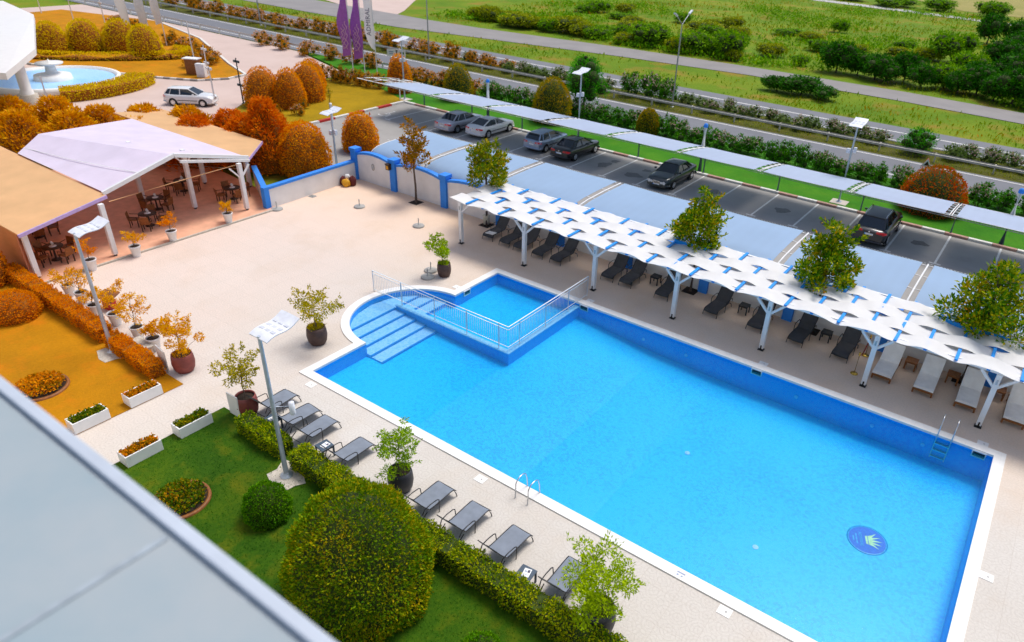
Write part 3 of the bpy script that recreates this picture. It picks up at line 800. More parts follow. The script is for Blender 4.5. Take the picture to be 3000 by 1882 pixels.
# steps: slices of the round bay; near half goes down to the big pool, far half to the small one
def chord(x):
    if x <= CX: h_ = sqrt(max(0, RI ** 2 - (x - CX) ** 2)); return CY - h_, CY + h_
    return CY - RI, CY + RI
sx = [CX - RI, -22.87, -22.2, -21.52, -20.87, -20.2]
stp = MB(); se = MB()
for k in range(5):
    zt = -0.30 - 0.075 * k
    xa, xb = sx[k], sx[k + 1]
    xs = list(np.linspace(xa, xb, 8))
    for half in (0, 1):
        if half and (k > 2): continue
        zt2 = zt if not half else -0.30 - 0.075 * k
        pts = []
        for x in xs:
            lo_, hi_ = chord(x); my = min(max(20.45, lo_), hi_)
            pts.append((x, lo_) if not half else (x, my))
        for x in xs[::-1]:
            lo_, hi_ = chord(x); my = min(max(20.45, lo_), hi_)
            pts.append((x, my) if not half else (x, hi_))
        pts = [p for i, p in enumerate(pts) if i == 0 or (abs(p[0] - pts[i - 1][0]) + abs(p[1] - pts[i - 1][1])) > 1e-4]
        if abs(pts[0][0] - pts[-1][0]) + abs(pts[0][1] - pts[-1][1]) < 1e-4: pts.pop()
        stp.prism(pts, ZF - .01, zt2)
        lo, hi = (chord(xb)[0], 20.33) if not half else (20.57, chord(xb)[1])
        se.b3(xb - 0.07, xb + 0.006, lo, hi, zt2 - .074, zt2 + .004)
stp.build('steps', M['tile_step'], pool, world=True)
se.build('step_edge', M['tile_step_edge'], pool, world=True)
dv = MB()
dv.b3(-22.85, -16.03, 20.33, 20.57, ZF - .01, -0.19)
dv.b3(-16.27, -16.03, 20.57, YF + .02, ZF - .01, -0.19)
dv.build('divider_wall', M['tile_wall'], pool, world=True)
dt = MB()
dt.b3(-22.87, -16.01, 20.31, 20.59, -0.19, -0.135); dt.b3(-16.29, -16.01, 20.59, YF + .01, -0.19, -0.135)
dt.build('divider_top', M['tile_step'], pool, world=True)
for i, (x, y, ax) in enumerate(((XL, 23.45, 'y'), (-15.75, YF, 'x'), (-6.93, YF, 'x'), (1.72, YF, 'x'))):
    f = MB()
    if ax == 'x':
        f.b3(x - .24, x + .24, y - .045, y - .004, -.05, .0); f.b3(x - .24, x + .24, y - .045, y - .004, -.29, -.25)
        f.b3(x - .24, x - .20, y - .045, y - .004, -.25, -.05); f.b3(x + .20, x + .24, y - .045, y - .004, -.25, -.05)
        h = MB().b3(x - .20, x + .20, y - .02, y - .006, -.25, -.05)
    else:
        f.b3(x + .004, x + .045, y - .24, y + .24, -.05, .0); f.b3(x + .004, x + .045, y - .24, y + .24, -.29, -.25)
        f.b3(x + .004, x + .045, y - .24, y - .20, -.25, -.05); f.b3(x + .004, x + .045, y + .20, y + .24, -.25, -.05)
        h = MB().b3(x + .006, x + .02, y - .20, y + .20, -.25, -.05)
    fo = f.build('skimmer', M['white'], pool, world=True)
    h.build('opening', M['black'], fo, world=True)
for i, x in enumerate((-12.4, -10.2, -5.1, -2.0, -0.1)):
    MB().tube([(x, YF - .03, -.62), (x, YF - .004, -.62)], .08, 14).build('pool_light', M['tile_step'], pool, world=True)
for x, y in ((-7.4, 20.5), (-3.5, 17.6)):
    MB().lathe([(.001, 0), (.10, 0), (.10, .01)], (x, y, ZF + .003), 16).build('floor_drain', M['tile_step'], pool, world=True)
# the mosaic emblem on the floor: blue disc, crown and the name under it
ex, ey, er = -0.58, 20.2, .66
em = thing('mosaic_emblem', 'round dark blue mosaic with a yellow crown and lettering on the pool floor', 'emblem', (ex, ey, ZF))
MB().lathe([(er, 0.0), (er, .006), (er * .9, .006)], (0, 0, 0), 48, cap=False).build('rim', M['emblem_rim'], em)
MB().lathe([(er * .9, .004), (.001, .004)], (0, 0, 0), 48, cap=False).build('disc', M['emblem_blue'], em)
up = Vector((0.92, 0.38, 0)).normalized(); rg_ = Vector((up.y, -up.x, 0))
def E_(u, v, z=.010): return tuple(rg_ * u + up * v + Vector((0, 0, z)))
cr = MB()
cr.add([E_(-.17, -.05), E_(.17, -.05), E_(.20, .02), E_(-.20, .02)], [(0, 1, 2, 3)])
cr.add([E_(-.20, .04), E_(.20, .04), E_(.24, .16), E_(-.24, .16)], [(0, 1, 2, 3)])
for k, (u, v) in enumerate(((-.36, .34), (-.19, .45), (0, .50), (.19, .45), (.36, .34))):
    b = -.24 + k * .096
    cr.add([E_(b, .16), E_(b + .096, .16), E_(u, v)], [(0, 1, 2)])
cr.build('crown', M['emblem_crown'], em)
tm = Matrix(((rg_.x, up.x, 0, up.x * -.20), (rg_.y, up.y, 0, up.y * -.20), (0, 0, 1, .010), (0, 0, 0, 1)))
text_mesh('lettering', 'ADMIRAL', .155, M['emblem_text'], em, tm, .001)
bars = MB()
for k, (u, v, l_) in enumerate(((-.16, -.34, .12), (.0, -.34, .12), (.16, -.34, .12), (0, -.44, .2))):
    bars.add([E_(u - l_ / 2, v - .02), E_(u + l_ / 2, v - .02), E_(u + l_ / 2, v + .02), E_(u - l_ / 2, v + .02)], [(0, 1, 2, 3)])
bars.build('small_strokes', M['emblem_text'], em)
# water
wt = MB()
wt.add([(p[0], p[1], ZW) for p in inner], [tuple(range(n))])
struct('pool_water', wt, M['water'])
# depth and outlet plates set in the paving around the pool
for i, (x, y, lab) in enumerate(((-20.48, 13.58, 'beside the near left corner of the pool coping'), (-11.8, 13.55, 'near the pool ladder on the lounger side'), (-3.07, 13.62, 'along the near pool edge by the big potted shrub'), (2.75, 19.5, 'beside the short right end of the pool'), (-6.88, 26.42, 'beside the middle of the far pool edge'), (1.74, 26.42, 'at the far right corner of the pool'), (-15.77, 26.4, 'at the far pool edge beside the railing end'), (-21.7, 23.35, 'in the notch between step bay and small pool'))):
    p_ = MB().b3(x - .19, x + .19, y - .16, y + .16, .003, .016)
    p_.lathe([(.03, .016), (.03, .019), (.001, .019)], (x + .04, y, 0), 10, m=1, cap=False)
    o = p_.build('access_plate', [M['coping'], M['concrete']])
    tag(o, 'white square access plate ' + lab, 'plate', 'white access plates around the pool')
# faint printed mark on the near coping
dm = thing('depth_mark', 'faint grey printed mark on the near white pool coping', 'marking', (-4.62, 14.0, .046))
for k, (u, v, l_, h_) in enumerate(((0, .05, .26, .05), (-.07, -.05, .06, .06), (.06, -.05, .06, .05))):
    MB().b3(u - l_ / 2, u + l_ / 2, v - h_ / 2, v + h_ / 2, 0, .002).build('stroke', M['blue_ink'], dm)

# railing between the big and the small pool
rail = thing('pool_railing', 'L-shaped pale metal railing with thin balusters around the small pool', 'railing', (-16.15, 20.45, 0))
path = [(-24.5, 20.5), (-16.13, 20.45), (-16.16, 26.72)]
tr = MB()
for z, r in ((1.10, .028), (0.95, .022)):
    tr.tube([(*path[0], z), (*path[1], z), (*path[2], z)], r, 8)
tr.build('handrail', M['rail'], rail, world=True)
br = MB().tube([(*path[0], .10), (*path[1], .10), (*path[2], .10)], .02, 8)
br.build('bottom_rail', M['rail'], rail, world=True)
for x, y in ((-24.5, 20.5), (-22.58, 20.48), (-20.45, 20.47), (-18.5, 20.46), (-16.65, 20.45), (-16.13, 21.25), (-16.14, 23.2), (-16.15, 25.05), (-16.16, 26.72)):
    zb = 0.0 if (x < -24 or y > 26) else -.5
    p_ = MB().tube([(x, y, zb), (x, y, 1.10)], .024, 8)
    p_.build('post', M['rail'], rail, world=True)
bl = MB()
def balus(a, b, step=.115):
    L_ = hypot(b[0] - a[0], b[1] - a[1]); k = int(L_ / step)
    for i in range(1, k):
        t = i / k; x, y = a[0] + (b[0] - a[0]) * t, a[1] + (b[1] - a[1]) * t
        bl.tube([(x, y, .10), (x, y, .95)], .0085, 5)
balus(path[0], path[1]); balus(path[1], path[2])
o = bl.build('baluster', M['rail'], rail, world=True); o['kind'] = 'stuff'

def ladder(x, y, sgn, label):
    t = thing('pool_ladder', label, 'ladder', (x, y, 0), 0, 'steel pool ladders')
    for s in (-.25, .25):
        pts = [(s, -.42 * sgn, 0), (s, -.40 * sgn, .55)] + [(s, (-.12 - .28 * cos(a)) * sgn, .55 + .20 * sin(a)) for a in np.linspace(.3, pi - .5, 7)] + [(s, .20 * sgn, .42), (s, .24 * sgn, .05), (s, .26 * sgn, -1.0)]
        MB().tube(pts, .022, 8).build('hand_rail', M['steel'], t)
    for z in (-.3, -.6, -.9):
        MB().box((0, .26 * sgn, z), (.48, .09, .025)).build('step', M['steel'], t)
    return t
ladder(-10.1, 13.98, 1, 'steel pool ladder arching over the near pool edge')
ladder(0.50, 26.08, -1, 'steel pool ladder at the far pool edge beside the white beds')

# ------------------------------------------------------------------ boundary walls
PIL = [-37.62 + 4.4 * i if i == 0 else -33.95 + 4.42 * (i - 1) for i in range(11)]
bw = thing('boundary_wall', 'long white poolside wall with blue pilasters and arched blue coping', 'wall', (-37.6, 31.05, 0))
for i, x in enumerate(PIL):
    p_ = MB().b3(x - .24, x + .24, 30.80, 31.30, 0, 1.92)
    p_.b3(x - .29, x + .29, 30.75, 31.35, 1.92, 2.12)
    p_.build('pilaster', M['blue_wall'], bw, world=True)
for a, b in zip(PIL[:-1], PIL[1:]):
    xa, xb = a + .24, b - .24
    ts = np.linspace(0, 1, 13)
    top = [(xa + (xb - xa) * t, 1.66 + .26 * sin(pi * t) ** .8 * 1.0) for t in ts]
    m_ = MB()
    for y in (30.97, 31.17):
        m_.add([(x, y, 0) for x, z in top] + [(x, y, z) for x, z in top], [((i, i + 1, 14 + i, 13 + i) if y < 31.1 else (i + 1, i, 13 + i, 14 + i)) for i in range(12)])
    m_.build('wall_panel', M['wall'], bw, world=True)
    c_ = MB()
    for (x0, z0), (x1, z1) in zip(top[:-1], top[1:]):
        P8 = [(x0, 30.90, z0), (x1, 30.90, z1), (x1, 31.24, z1), (x0, 31.24, z0)]
        Q8 = [(x, y, z + .15) for x, y, z in P8]
        c_.add(P8 + Q8, [(3, 2, 1, 0), (4, 5, 6, 7), (0, 1, 5, 4), (2, 3, 7, 6)])
    c_.build('coping', M['blue_wall'], bw, world=True)
lw = thing('low_wall', 'low white terrace wall with flat blue coping beside the pavilion', 'wall', (-37.25, 23.75, 0))
A_, B_, C_ = Vector((-37.3, 23.75, 0)), Vector((-37.62, 30.8, 0)), Vector((-41.2, 25.75, 0))
def wallseg(a, b, h, th, mb, z0=0.0):
    d = (b - a).normalized(); n_ = Vector((-d.y, d.x, 0)) * th / 2
    mb.prism([(a + n_)[:2], (b + n_)[:2], (b - n_)[:2], (a - n_)[:2]], z0, h)
m_ = MB(); wallseg(A_, B_, 1.18, .22, m_); wallseg(A_, C_, 1.18, .22, m_); m_.build('wall_panel', M['wall'], lw, world=True)
m_ = MB(); wallseg(A_ + Vector((0, .14, 0)), B_, 1.33, .32, m_, 1.18); wallseg(A_ + Vector((-.14, .08, 0)), C_, 1.326, .32, m_, 1.18); m_.build('coping', M['blue_wall'], lw, world=True)
MB().b3(-37.47, -37.13, 23.58, 23.92, 0, 1.34).build('end_post', M['blue_wall'], lw, world=True)
# wall fittings
o = thing('wall_lantern', 'small brown box lantern fixed to the blue pilaster left of the sparse tree', 'lantern', (-34.15, 30.70, 1.45))
MB().box((0, 0, .16), (.30, .22, .34)).box((0, 0, .36), (.36, .28, .05)).build('housing', M['dark_wood'], o)
MB().box((0, -.115, .15), (.2, .012, .22)).build('pane', M['amber'] if 'amber' in M else M['yellow'], o)
o = thing('wall_light', 'oval pale grey wall light on the first white wall panel', 'light', (-35.9, 30.955, 1.15))
MB().tube([(.11 * cos(a), 0, .2 * sin(a)) for a in np.linspace(0, 2 * pi, 17)[:-1]], .035, 8, closed=True).build('rim', M['concrete'], o)
MB().tube([(0, -.005, 0), (0, -.02, 0)], .09, 12).build('lens', M['lamp_clear'], o)

# ------------------------------------------------------------------ pergola over the far loungers
pg = thing('pergola', 'long white slatted pergola with woven white membrane over blue rafters along the far side', 'pergola', (-25.1, 27.5, 0))
PX = [-25.1, -20.68, -16.3, -11.82, -7.4, -2.95, 1.42, 5.8]
for i, x in enumerate(PX):
    p_ = MB().b3(x - .095, x + .095, 27.405, 27.595, .10, 2.44).build('post', M['white'], pg, world=True)
    MB().b3(x - .055, x + .055, 27.445, 27.555, 0, .10).b3(x - .13, x + .13, 27.37, 27.63, .003, .02).b3(x - .03, x + .03, 27.385, 27.40, .02, .26).build('shoe', M['black'], p_, world=True)
    MB().b3(x - .03, x + .03, 27.385, 27.402, 2.02, 2.22).build('bracket', M['galv'], p_, world=True)
    for s in ((1,) if i == 0 else (-1, 1)):
        MB().bar((x + s * .06, 27.5, 1.86), (x + s * .62, 27.5, 2.42), .10, .10).build('brace', M['white'], pg, world=True)
MB().b3(-25.35, 7.0, 27.44, 27.56, 2.443, 2.60).build('beam', M['white'], pg, world=True)
MB().b3(-25.35, 7.0, 31.02, 31.14, 2.443, 2.60).build('beam', M['white'], pg, world=True)
for x in PX:
    MB().b3(x - .06, x + .06, 31.02, 31.14, 2.05, 2.443).build('wall_stub', M['white'], pg, world=True)
X0R = -24.30
NR = 28
NOTCH = [(-13.35, -11.70), (-7.30, -5.05), (-0.95, 1.35)]
for i in range(NR):
    x = X0R + 1.1 * i
    y1 = 31.12
    for a, b in NOTCH:
        if a + .15 < x < b - .15: y1 = 29.95
    MB().b3(x - .06, x + .06, 27.08, y1, 2.635, 2.69).build('rafter', M['blue'], pg, world=True)
for a, b in NOTCH:
    h_ = MB().b3(a, b, 29.95, 30.01, 2.60, 2.80)
    h_.b3(a - .03, a + .03, 30.01, 31.2, 2.60, 2.80); h_.b3(b - .03, b + .03, 30.01, 31.2, 2.60, 2.80)
    h_.build('notch_frame', M['blue'], pg, world=True)
AMP = .068
for j in range(4):
    yc = 27.56 + .96 * j
    segs = [(-25.5 + .06 * j, 6.9)]
    if j == 3:
        segs = []; s0 = -25.3
        for a, b in NOTCH: segs.append((s0, a - .05)); s0 = b + .05
        segs.append((s0, 6.9))
    for (s0, s1) in segs:
        k = max(6, int((s1 - s0) / .11))
        grid = []
        for i in range(k + 1):
            x = s0 + (s1 - s0) * i / k
            z = 2.662 - AMP * cos(pi * (x - X0R) / 1.1) * (-1) ** j + .014 * sin(1.7 * x + 2.1 * j) + .010 * sin(4.3 * x + j)
            row = []
            for q in range(7):
                u = q / 6 - .5
                row.append((x, yc + u * (.985 + .02 * sin(2.3 * x + j)) + .010 * sin(3.1 * x + 5 * j), z - .02 * (1 - 4 * u * u) + .012 * sin(7 * x + 3 * u + j)))
            grid.append(row)
        MB().sheet([list(r) for r in zip(*grid)], th=.012).build('membrane_strip', M['membrane'], pg, world=True)

# ------------------------------------------------------------------ car shelters
def profile_sheet(prof, x0, x1, nx=6, sag=.05):
    grid = []
    for y, z in prof:
        row = []
        for i in range(nx + 1):
            t = i / nx
            row.append((x0 + (x1 - x0) * t, y, z - sag * sin(pi * t)))
        grid.append(row)
    return grid
ns = thing('car_shelter', 'near blue-grey shade-cloth car shelter directly behind the white wall', 'car shelter', (-36.3, 31.6, 0))
NP = [(31.15, 1.55), (31.30, 1.86), (31.55, 2.10), (31.95, 2.27), (32.8, 2.36), (34.5, 2.41), (36.45, 2.40)]
gaps = [-36.45, -31.75, -26.1, -20.25, -14.45, -8.7, -2.75, 3.0, 8.8]
for a, b in zip(gaps[:-1], gaps[1:]):
    MB().sheet(profile_sheet(NP, a + (.28 if a > -36 else .1), b - .28), th=.01).build('roof_panel', M['carport'], ns, world=True)
for x in gaps:
    MB().tube([(x, 31.6, -.02), (x, 31.6, 1.2), (x, 31.62, 2.0)] + [(x, y, z - .06) for y, z in NP[3:]], .045, 8).build('arm', M['white'], ns, world=True)
    MB().tube([(x, y - .03, z - .05) for y, z in NP[:5]], .03, 8).build('arm', M['white'], ns, world=True)
    for y, z in ((33.2, 2.33), (34.8, 2.36), (36.3, 2.35)): MB().tube([(x - .3, y, z), (x + .3, y, z)], .03, 6).build('cross_bar', M['white'], ns, world=True)
MB().tube([(-36.4, 36.5, 2.36), (8.8, 36.5, 2.36)], .035, 8).build('edge_rail', M['galv'], ns, world=True)
lc = MB()
for i in range(300):
    x = -36.3 + i * .15; lc.bar((x, 36.44, 2.40), (x + .05, 36.53, 2.36), .018)
o = lc.build('lacing', M['dark_steel'], ns, world=True); o['kind'] = 'stuff'

fs = thing('car_shelter', 'far pale car shelter with slotted gaps along the bright grass strip', 'car shelter', (-48, 48.4, 0))
FP = [(43.62, 2.74), (44.6, 2.66), (46.0, 2.48), (47.4, 2.26), (48.5, 2.04)]
fg = [-48.35, -42.55, -36.95, -31.2, -25.6, -20.05, -14.35, -8.62, -3.03, 2.7, 8.5]
for i, (a, b) in enumerate(zip(fg[:-1], fg[1:])):
    wa = .02 if i == 0 else .32
    MB().sheet(profile_sheet(FP, a + wa, b - .32, sag=.03), th=.012).build('roof_panel', M['carport_far'], fs, world=True)
for i, x in enumerate(fg):
    MB().tube([(x, 48.45, -.05), (x, 48.45, 1.9), (x, 48.1, 2.1)], .07, 8).build('post', M['post_green'], fs, world=True)
    for dx in (-.06, .06):
        MB().tube([(x + dx, y, z - .05) for y, z in FP], .035, 6).build('arm', M['white'], fs, world=True)
    for k in range(6):
        y = 43.9 + k * .88; z = np.interp(y, [p[0] for p in FP], [p[1] for p in FP]) - .03
        MB().tube([(x - .34, y, z), (x + .34, y, z)], .028, 6).build('cross_bar', M['white'], fs, world=True)
    u = MB()  # dark sheets standing in for the shade seen through the gap
    for k in range(5):
        y0 = 44.0 + k * .88; y1 = y0 + .62
        z0_, z1_ = (np.interp(y, [p[0] for p in FP], [p[1] for p in FP]) - .12 for y in (y0, y1))
        for s in (-.30, .10): u.quad((x + s, y0, z0_), (x + s + .2, y0, z0_), (x + s + .2, y1, z1_), (x + s, y1, z1_))
    u.build('gap_shade', M['dark_steel'], fs, world=True)
MB().tube([(-48.3, 43.60, 2.70), (8.5, 43.60, 2.70)], .04, 8).build('edge_rail', M['galv'], fs, world=True)
MB().tube([(-48.3, 43.66, 2.58), (8.5, 43.66, 2.58)], .03, 8).build('edge_rail', M['galv'], fs, world=True)
MB().tube([(-48.3, 48.52, 2.0), (8.5, 48.52, 2.0)], .035, 8).build('edge_rail', M['galv'], fs, world=True)
lc = MB()
for i in range(380):
    x = -48.2 + i * .15; lc.bar((x, 43.58, 2.72), (x + .05, 43.68, 2.58), .016)
o = lc.build('lacing', M['dark_steel'], fs, world=True); o['kind'] = 'stuff'
# bare tube frame at the left end of the far shelter
bf = thing('bare_shelter_frame', 'uncovered pale tube frame continuing the far car shelter at its left end', 'frame', (-49.8, 46, 0))
for y, z in ((43.62, 2.72), (45.1, 2.60), (46.8, 2.34), (48.45, 2.04)):
    MB().tube([(-48.35, y, z), (-51.2 - .12 * (48 - y), y + .1, z - .04)], .035, 6).build('purlin', M['white'], bf, world=True)
for x in (-48.9, -50.2, -51.5):
    MB().tube([(x, y, z - .05) for y, z in FP], .035, 6).build('arm', M['white'], bf, world=True)
MB().tube([(-51.5, 48.45, -.05), (-51.5, 48.45, 2.0)], .06, 8).build('post', M['white'], bf, world=True)
for i, (x, y, lab) in enumerate(((-40.85, 48.62, 'white round column with blue cap behind the far shelter near the white saloon'), (-20.5, 48.75, 'white round column with blue cap behind the far shelter near the black saloon facing us'), (-.2, 48.75, 'white round column with blue cap behind the far shelter at the right edge'))):
    t = thing('lit_column', lab, 'column', (x, y, .07), 0, 'white columns behind the far car shelter')
    MB().tube([(0, 0, 0), (0, 0, 1.9)], .15, 14).build('base', M['dark_steel'], t)
    MB().tube([(0, 0, 1.9), (0, 0, 3.25)], .14, 14).build('shaft', M['white'], t)
    MB().lathe([(.16, 3.25), (.16, 3.42), (.10, 3.52), (.001, 3.55)], n=14).build('cap', M['blue_wall'], t)

# ------------------------------------------------------------------ kerbs and guard rails
def kerb_line(pts, blk, z1, w_, mats, name='kerb'):
    mb = MB(); k = 0
    for a, b in zip(pts[:-1], pts[1:]):
        a, b = Vector((*a, 0)), Vector((*b, 0)); L_ = (b - a).length; d = (b - a) / L_; n_ = Vector((-d.y, d.x, 0)) * w_ / 2
        m = max(1, round(L_ / blk))
        for i in range(m):
            p, q = a + d * (L_ * i / m + .01), a + d * (L_ * (i + 1) / m - .01)
            mb.prism([(p + n_)[:2], (q + n_)[:2], (q - n_)[:2], (p - n_)[:2]], -.06, z1, m=k % 2); k += 1
    return struct(name, mb, mats)
kerb_line([(-50.75, 48.32), (40, 48.32)], 1.35, .12, .26, [M['kerb_white'], M['kerb_red']])
kerb_line([(-50.8, 48.2), (-50.55, 33.3)], 1.6, .15, .3, [M['kerb_white'], M['red']])
def guard_rail(y, x0, x1, label, mat, double=True, z=.58):
    t = thing('guard_rail', label, 'guard rail', (x0, y, 0))
    for s in ((-.22, .22) if double else (0,)):
        m_ = MB()
        prof = [(0, -.10), (.04, -.075), (.04, -.03), (0, 0), (.04, .03), (.04, .075), (0, .10)]
        m_.sheet([[(x0, y + s + (a if s >= 0 else -a), z + b), (x1, y + s + (a if s >= 0 else -a), z + b)] for a, b in prof], smooth=False, th=0)
        m_.build('rail_beam', mat, t, world=True)
    x = x0 + 1
    while x < x1:
        MB().b3(x - .05, x + .05, y - .1, y + .1, -.1, z + .12).build('post', mat, t, world=True); x += 4.4
    return t
guard_rail(64.95, -140, 30, 'long double steel guard rail along the near edge of the shrub-planted median', M['rusty'])
guard_rail(57.55, -135, -58, 'steel guard rail along the near road edge at upper left', M['kerb_white'], False)

# ------------------------------------------------------------------ sun loungers
def lounger_mesh_parts(name, label, sling, back, group, legs_long=1.0):
    """local frame: foot end at y=0 pointing -y, head end towards +y"""
    t = thing(name, label, 'sun lounger', (0, 0, 0), 0, group)
    W = .33
    s0, sz = .22, .36
    ang = radians(back)
    Lb = .80
    seat_y = 1.18
    prof = [(-.02, .22), (.05, .31), (.14, .345), (.4, .35), (.8, .34), (1.05, .335), (seat_y, .345)]
    bk = [(seat_y + Lb * k * cos(ang), .345 + Lb * k * sin(ang) - .03 * sin(pi * k)) for k in (0.12, .3, .5, .7, .9, 1.0)]
    full = prof + bk
    for part, pts in (('seat', prof), ('backrest', [prof[-1]] + bk)):
        MB().sheet([[(-W, y, z), (-W * .33, y, z - .018), (W * .33, y, z - .018), (W, y, z)] for y, z in pts][::-1], th=.012).build(part, sling, t)
    for s in (-1, 1):
        MB().tube([(s * (W + .012), y, z) for y, z in full], .017, 6).build('side_rail', M['chair_dark'], t)
        MB().tube([(s * (W + .015), .10, .335), (s * (W + .03), .02, .18), (s * (W + .035), -.03, .0)], .017, 6).build('leg', M['chair_dark'], t)
        MB().tube([(s * (W + .02), 1.60, .0), (s * (W + .03), 1.50, .22), (s * (W + .035), 1.30, .345)], .017, 6).build('leg', M['chair_dark'], t)
        MB().tube([(s * (W + .06), .82, .0), (s * (W + .06), .80, .30), (s * (W + .07), .82, .52), (s * (W + .07), .90, .575), (s * (W + .07), 1.18, .60), (s * (W + .065), 1.42, .57), (s * (W + .05), 1.52, .40)], .017, 6).build('armrest', M['chair_dark'], t)
    for y, z in ((.3, .32), (1.0, .31), (1.52, .20)): MB().tube([(-W - .02, y, z), (W + .02, y, z)], .013, 6).build('cross_bar', M['chair_dark'], t)
    y, z = full[-1]; MB().tube([(-W - .012, y, z), (W + .012, y, z)], .017, 6).build('cross_bar', M['chair_dark'], t)
    y, z = full[0]; MB().tube([(-W - .012, y, z), (W + .012, y, z)], .017, 6).build('cross_bar', M['chair_dark'], t)
    return t

far_l = [(-24.27, 28.78, .03), (-23.03, 28.74, -.02), (-22.0, 28.72, .04), (-20.7, 28.68, .02), (-19.5, 28.70, -.03), (-16.3, 28.80, .02), (-15.24, 28.84, 0),
         (-13.15, 28.82, .05), (-10.5, 28.80, -.06), (-8.3, 28.82, 0), (-6.36, 28.84, -.05), (-4.36, 28.83, -.04)]
FL = ['charcoal sun lounger with a folded towel, leftmost under the pergola',
      'charcoal sun lounger second from the left under the pergola, just left of the second post',
      'charcoal sun lounger directly behind the second pergola post from the left',
      'charcoal sun lounger fourth from the left, just left of a blue pilaster',
      'charcoal sun lounger fifth from the left, last of the close-set group',
      'charcoal sun lounger left of the blue pilaster after the third post',
      'charcoal sun lounger immediately left of the first black side table',
      'charcoal sun lounger half hidden by the fourth pergola post',
      'charcoal sun lounger left of the middle black side table',
      'charcoal sun lounger half hidden by the fifth pergola post',
      'charcoal sun lounger left of the third black side table',
      'charcoal sun lounger nearest to the brass rope stands']
proto = None
for (x, y, r), lab in zip(far_l, FL):
    if proto is None:
        proto = lounger_mesh_parts('sun_lounger', lab, M['sling'], 50, 'charcoal loungers under the pergola'); o = proto
    else: o = dup(proto, label=lab)
    o.location = (x, y, .003); o.rotation_euler = (0, 0, r)
near_l = [(-20.25, 12.62, pi + .05), (-18.85, 12.55, pi - .06), (-17.85, 12.50, pi + .02), (-15.9, 12.42, pi - .02), (-12.25, 12.45, pi), (-10.8, 12.45, pi + .02), (-9.15, 12.42, pi - .02), (-7.12, 12.45, pi + .03)]
NL = ['grey sun lounger on the near side beside the brown potted tree', 'grey sun lounger right behind the near lamp post', 'grey sun lounger left of the near paper-topped side table below the lamp',
      'grey sun lounger tucked behind the fresh green potted shrub above the big topiary', 'grey sun lounger just right of the big topiary dome',
      'grey sun lounger second to the right of the big topiary dome', 'grey sun lounger left of the side table near the bottom edge', 'grey sun lounger partly covered by the big bright potted shrub']
proto2 = None
for (x, y, r), lab in zip(near_l, NL):
    if proto2 is None:
        proto2 = lounger_mesh_parts('sun_lounger', lab, M['sling_grey'], 54, 'grey loungers along the hedge'); o = proto2
    else: o = dup(proto2, label=lab)
    o.location = (x, y, .003); o.rotation_euler = (0, 0, r)
# a towel on the first lounger
tw = MB().sheet([[(x, y, .365 + .015 * sin(9 * x) + .012 * cos(8 * y)) for x in np.linspace(-.27, .27, 8)] for y in np.linspace(.10, .50, 6)], th=.03)
tag(tw.build('towel', M['cushion'], None, loc=(-24.27, 28.78, .003)), 'folded pale towel lying on the foot end of the leftmost charcoal lounger', 'towel')

# ------------------------------------------------------------------ side tables
def side_table(label, group, mat, w=.46, h=.45, leg=.05):
    t = thing('side_table', label, 'side table', (0, 0, 0), 0, group)
    bevel(MB().box((0, 0, h - .02), (w, w, .04)).build('table_top', mat, t), .012)
    for a in (-1, 1):
        for b in (-1, 1):
            MB().box((a * (w / 2 - leg / 2 - .01), b * (w / 2 - leg / 2 - .01), (h - .04) / 2), (leg, leg, h - .04)).build('leg', mat, t)
    MB().box((0, 0, h - .075), (w - .08, w - .08, .06)).build('apron', mat, t)
    return t
tb = None
for (x, y), lab in zip([(-14.2, 30.2), (-9.35, 30.2), (-5.36, 30.2)], ['black side table between loungers left of the fourth pergola post', 'black side table in the gap left of the fifth pergola post', 'black side table nearest to the brass rope stands']):
    if tb is None: tb = side_table(lab, 'black side tables under the pergola', M['chair_dark']); o = tb
    else: o = dup(tb, label=lab)
    o.location = (x, y, .003)
M['table_blue'] = simple('slate_blue_table', (0.055, 0.085, 0.125), 0.45, var=0.15)
tb = None
for i, ((x, y), lab) in enumerate(zip([(-19.3, 11.05), (-16.72, 11.22), (-8.02, 11.05)], ['slate side table half hidden behind the near lamp post', 'slate side table with a menu card standing just right of the near lamp post', 'slate side table with a menu card near the bottom edge beside the hedge'])):
    if tb is None: tb = side_table(lab, 'slate side tables along the hedge', M['table_blue'], .48, .46); o = tb
    else: o = dup(tb, label=lab)
    o.location = (x, y, .003); o.rotation_euler = (0, 0, (.05, -.12, .08)[i])
    card = thing('menu_card', ['white printed card lying on the side table behind the lamp post', 'white printed card with a grey picture on the side table right of the lamp post', 'white printed card with a green and grey picture on the lowest side table'][i], 'card', (x + .02, y + .02, .464), -.15 + .2 * i, 'printed cards on side tables')
    MB().box((0, 0, .003), (.21, .29, .005)).build('sheet', M['paper'], card)
    MB().box((.045, .06, .0065), (.07, .10, .001)).build('picture', M['ink'], card)
    MB().box((-.04, .04, .0065), (.06, .05, .001)).build('picture', M['blue_ink'], card)
    MB().box((-.0, -.07, .0065), (.14, .02, .001)).build('print', M['blue_ink'], card)

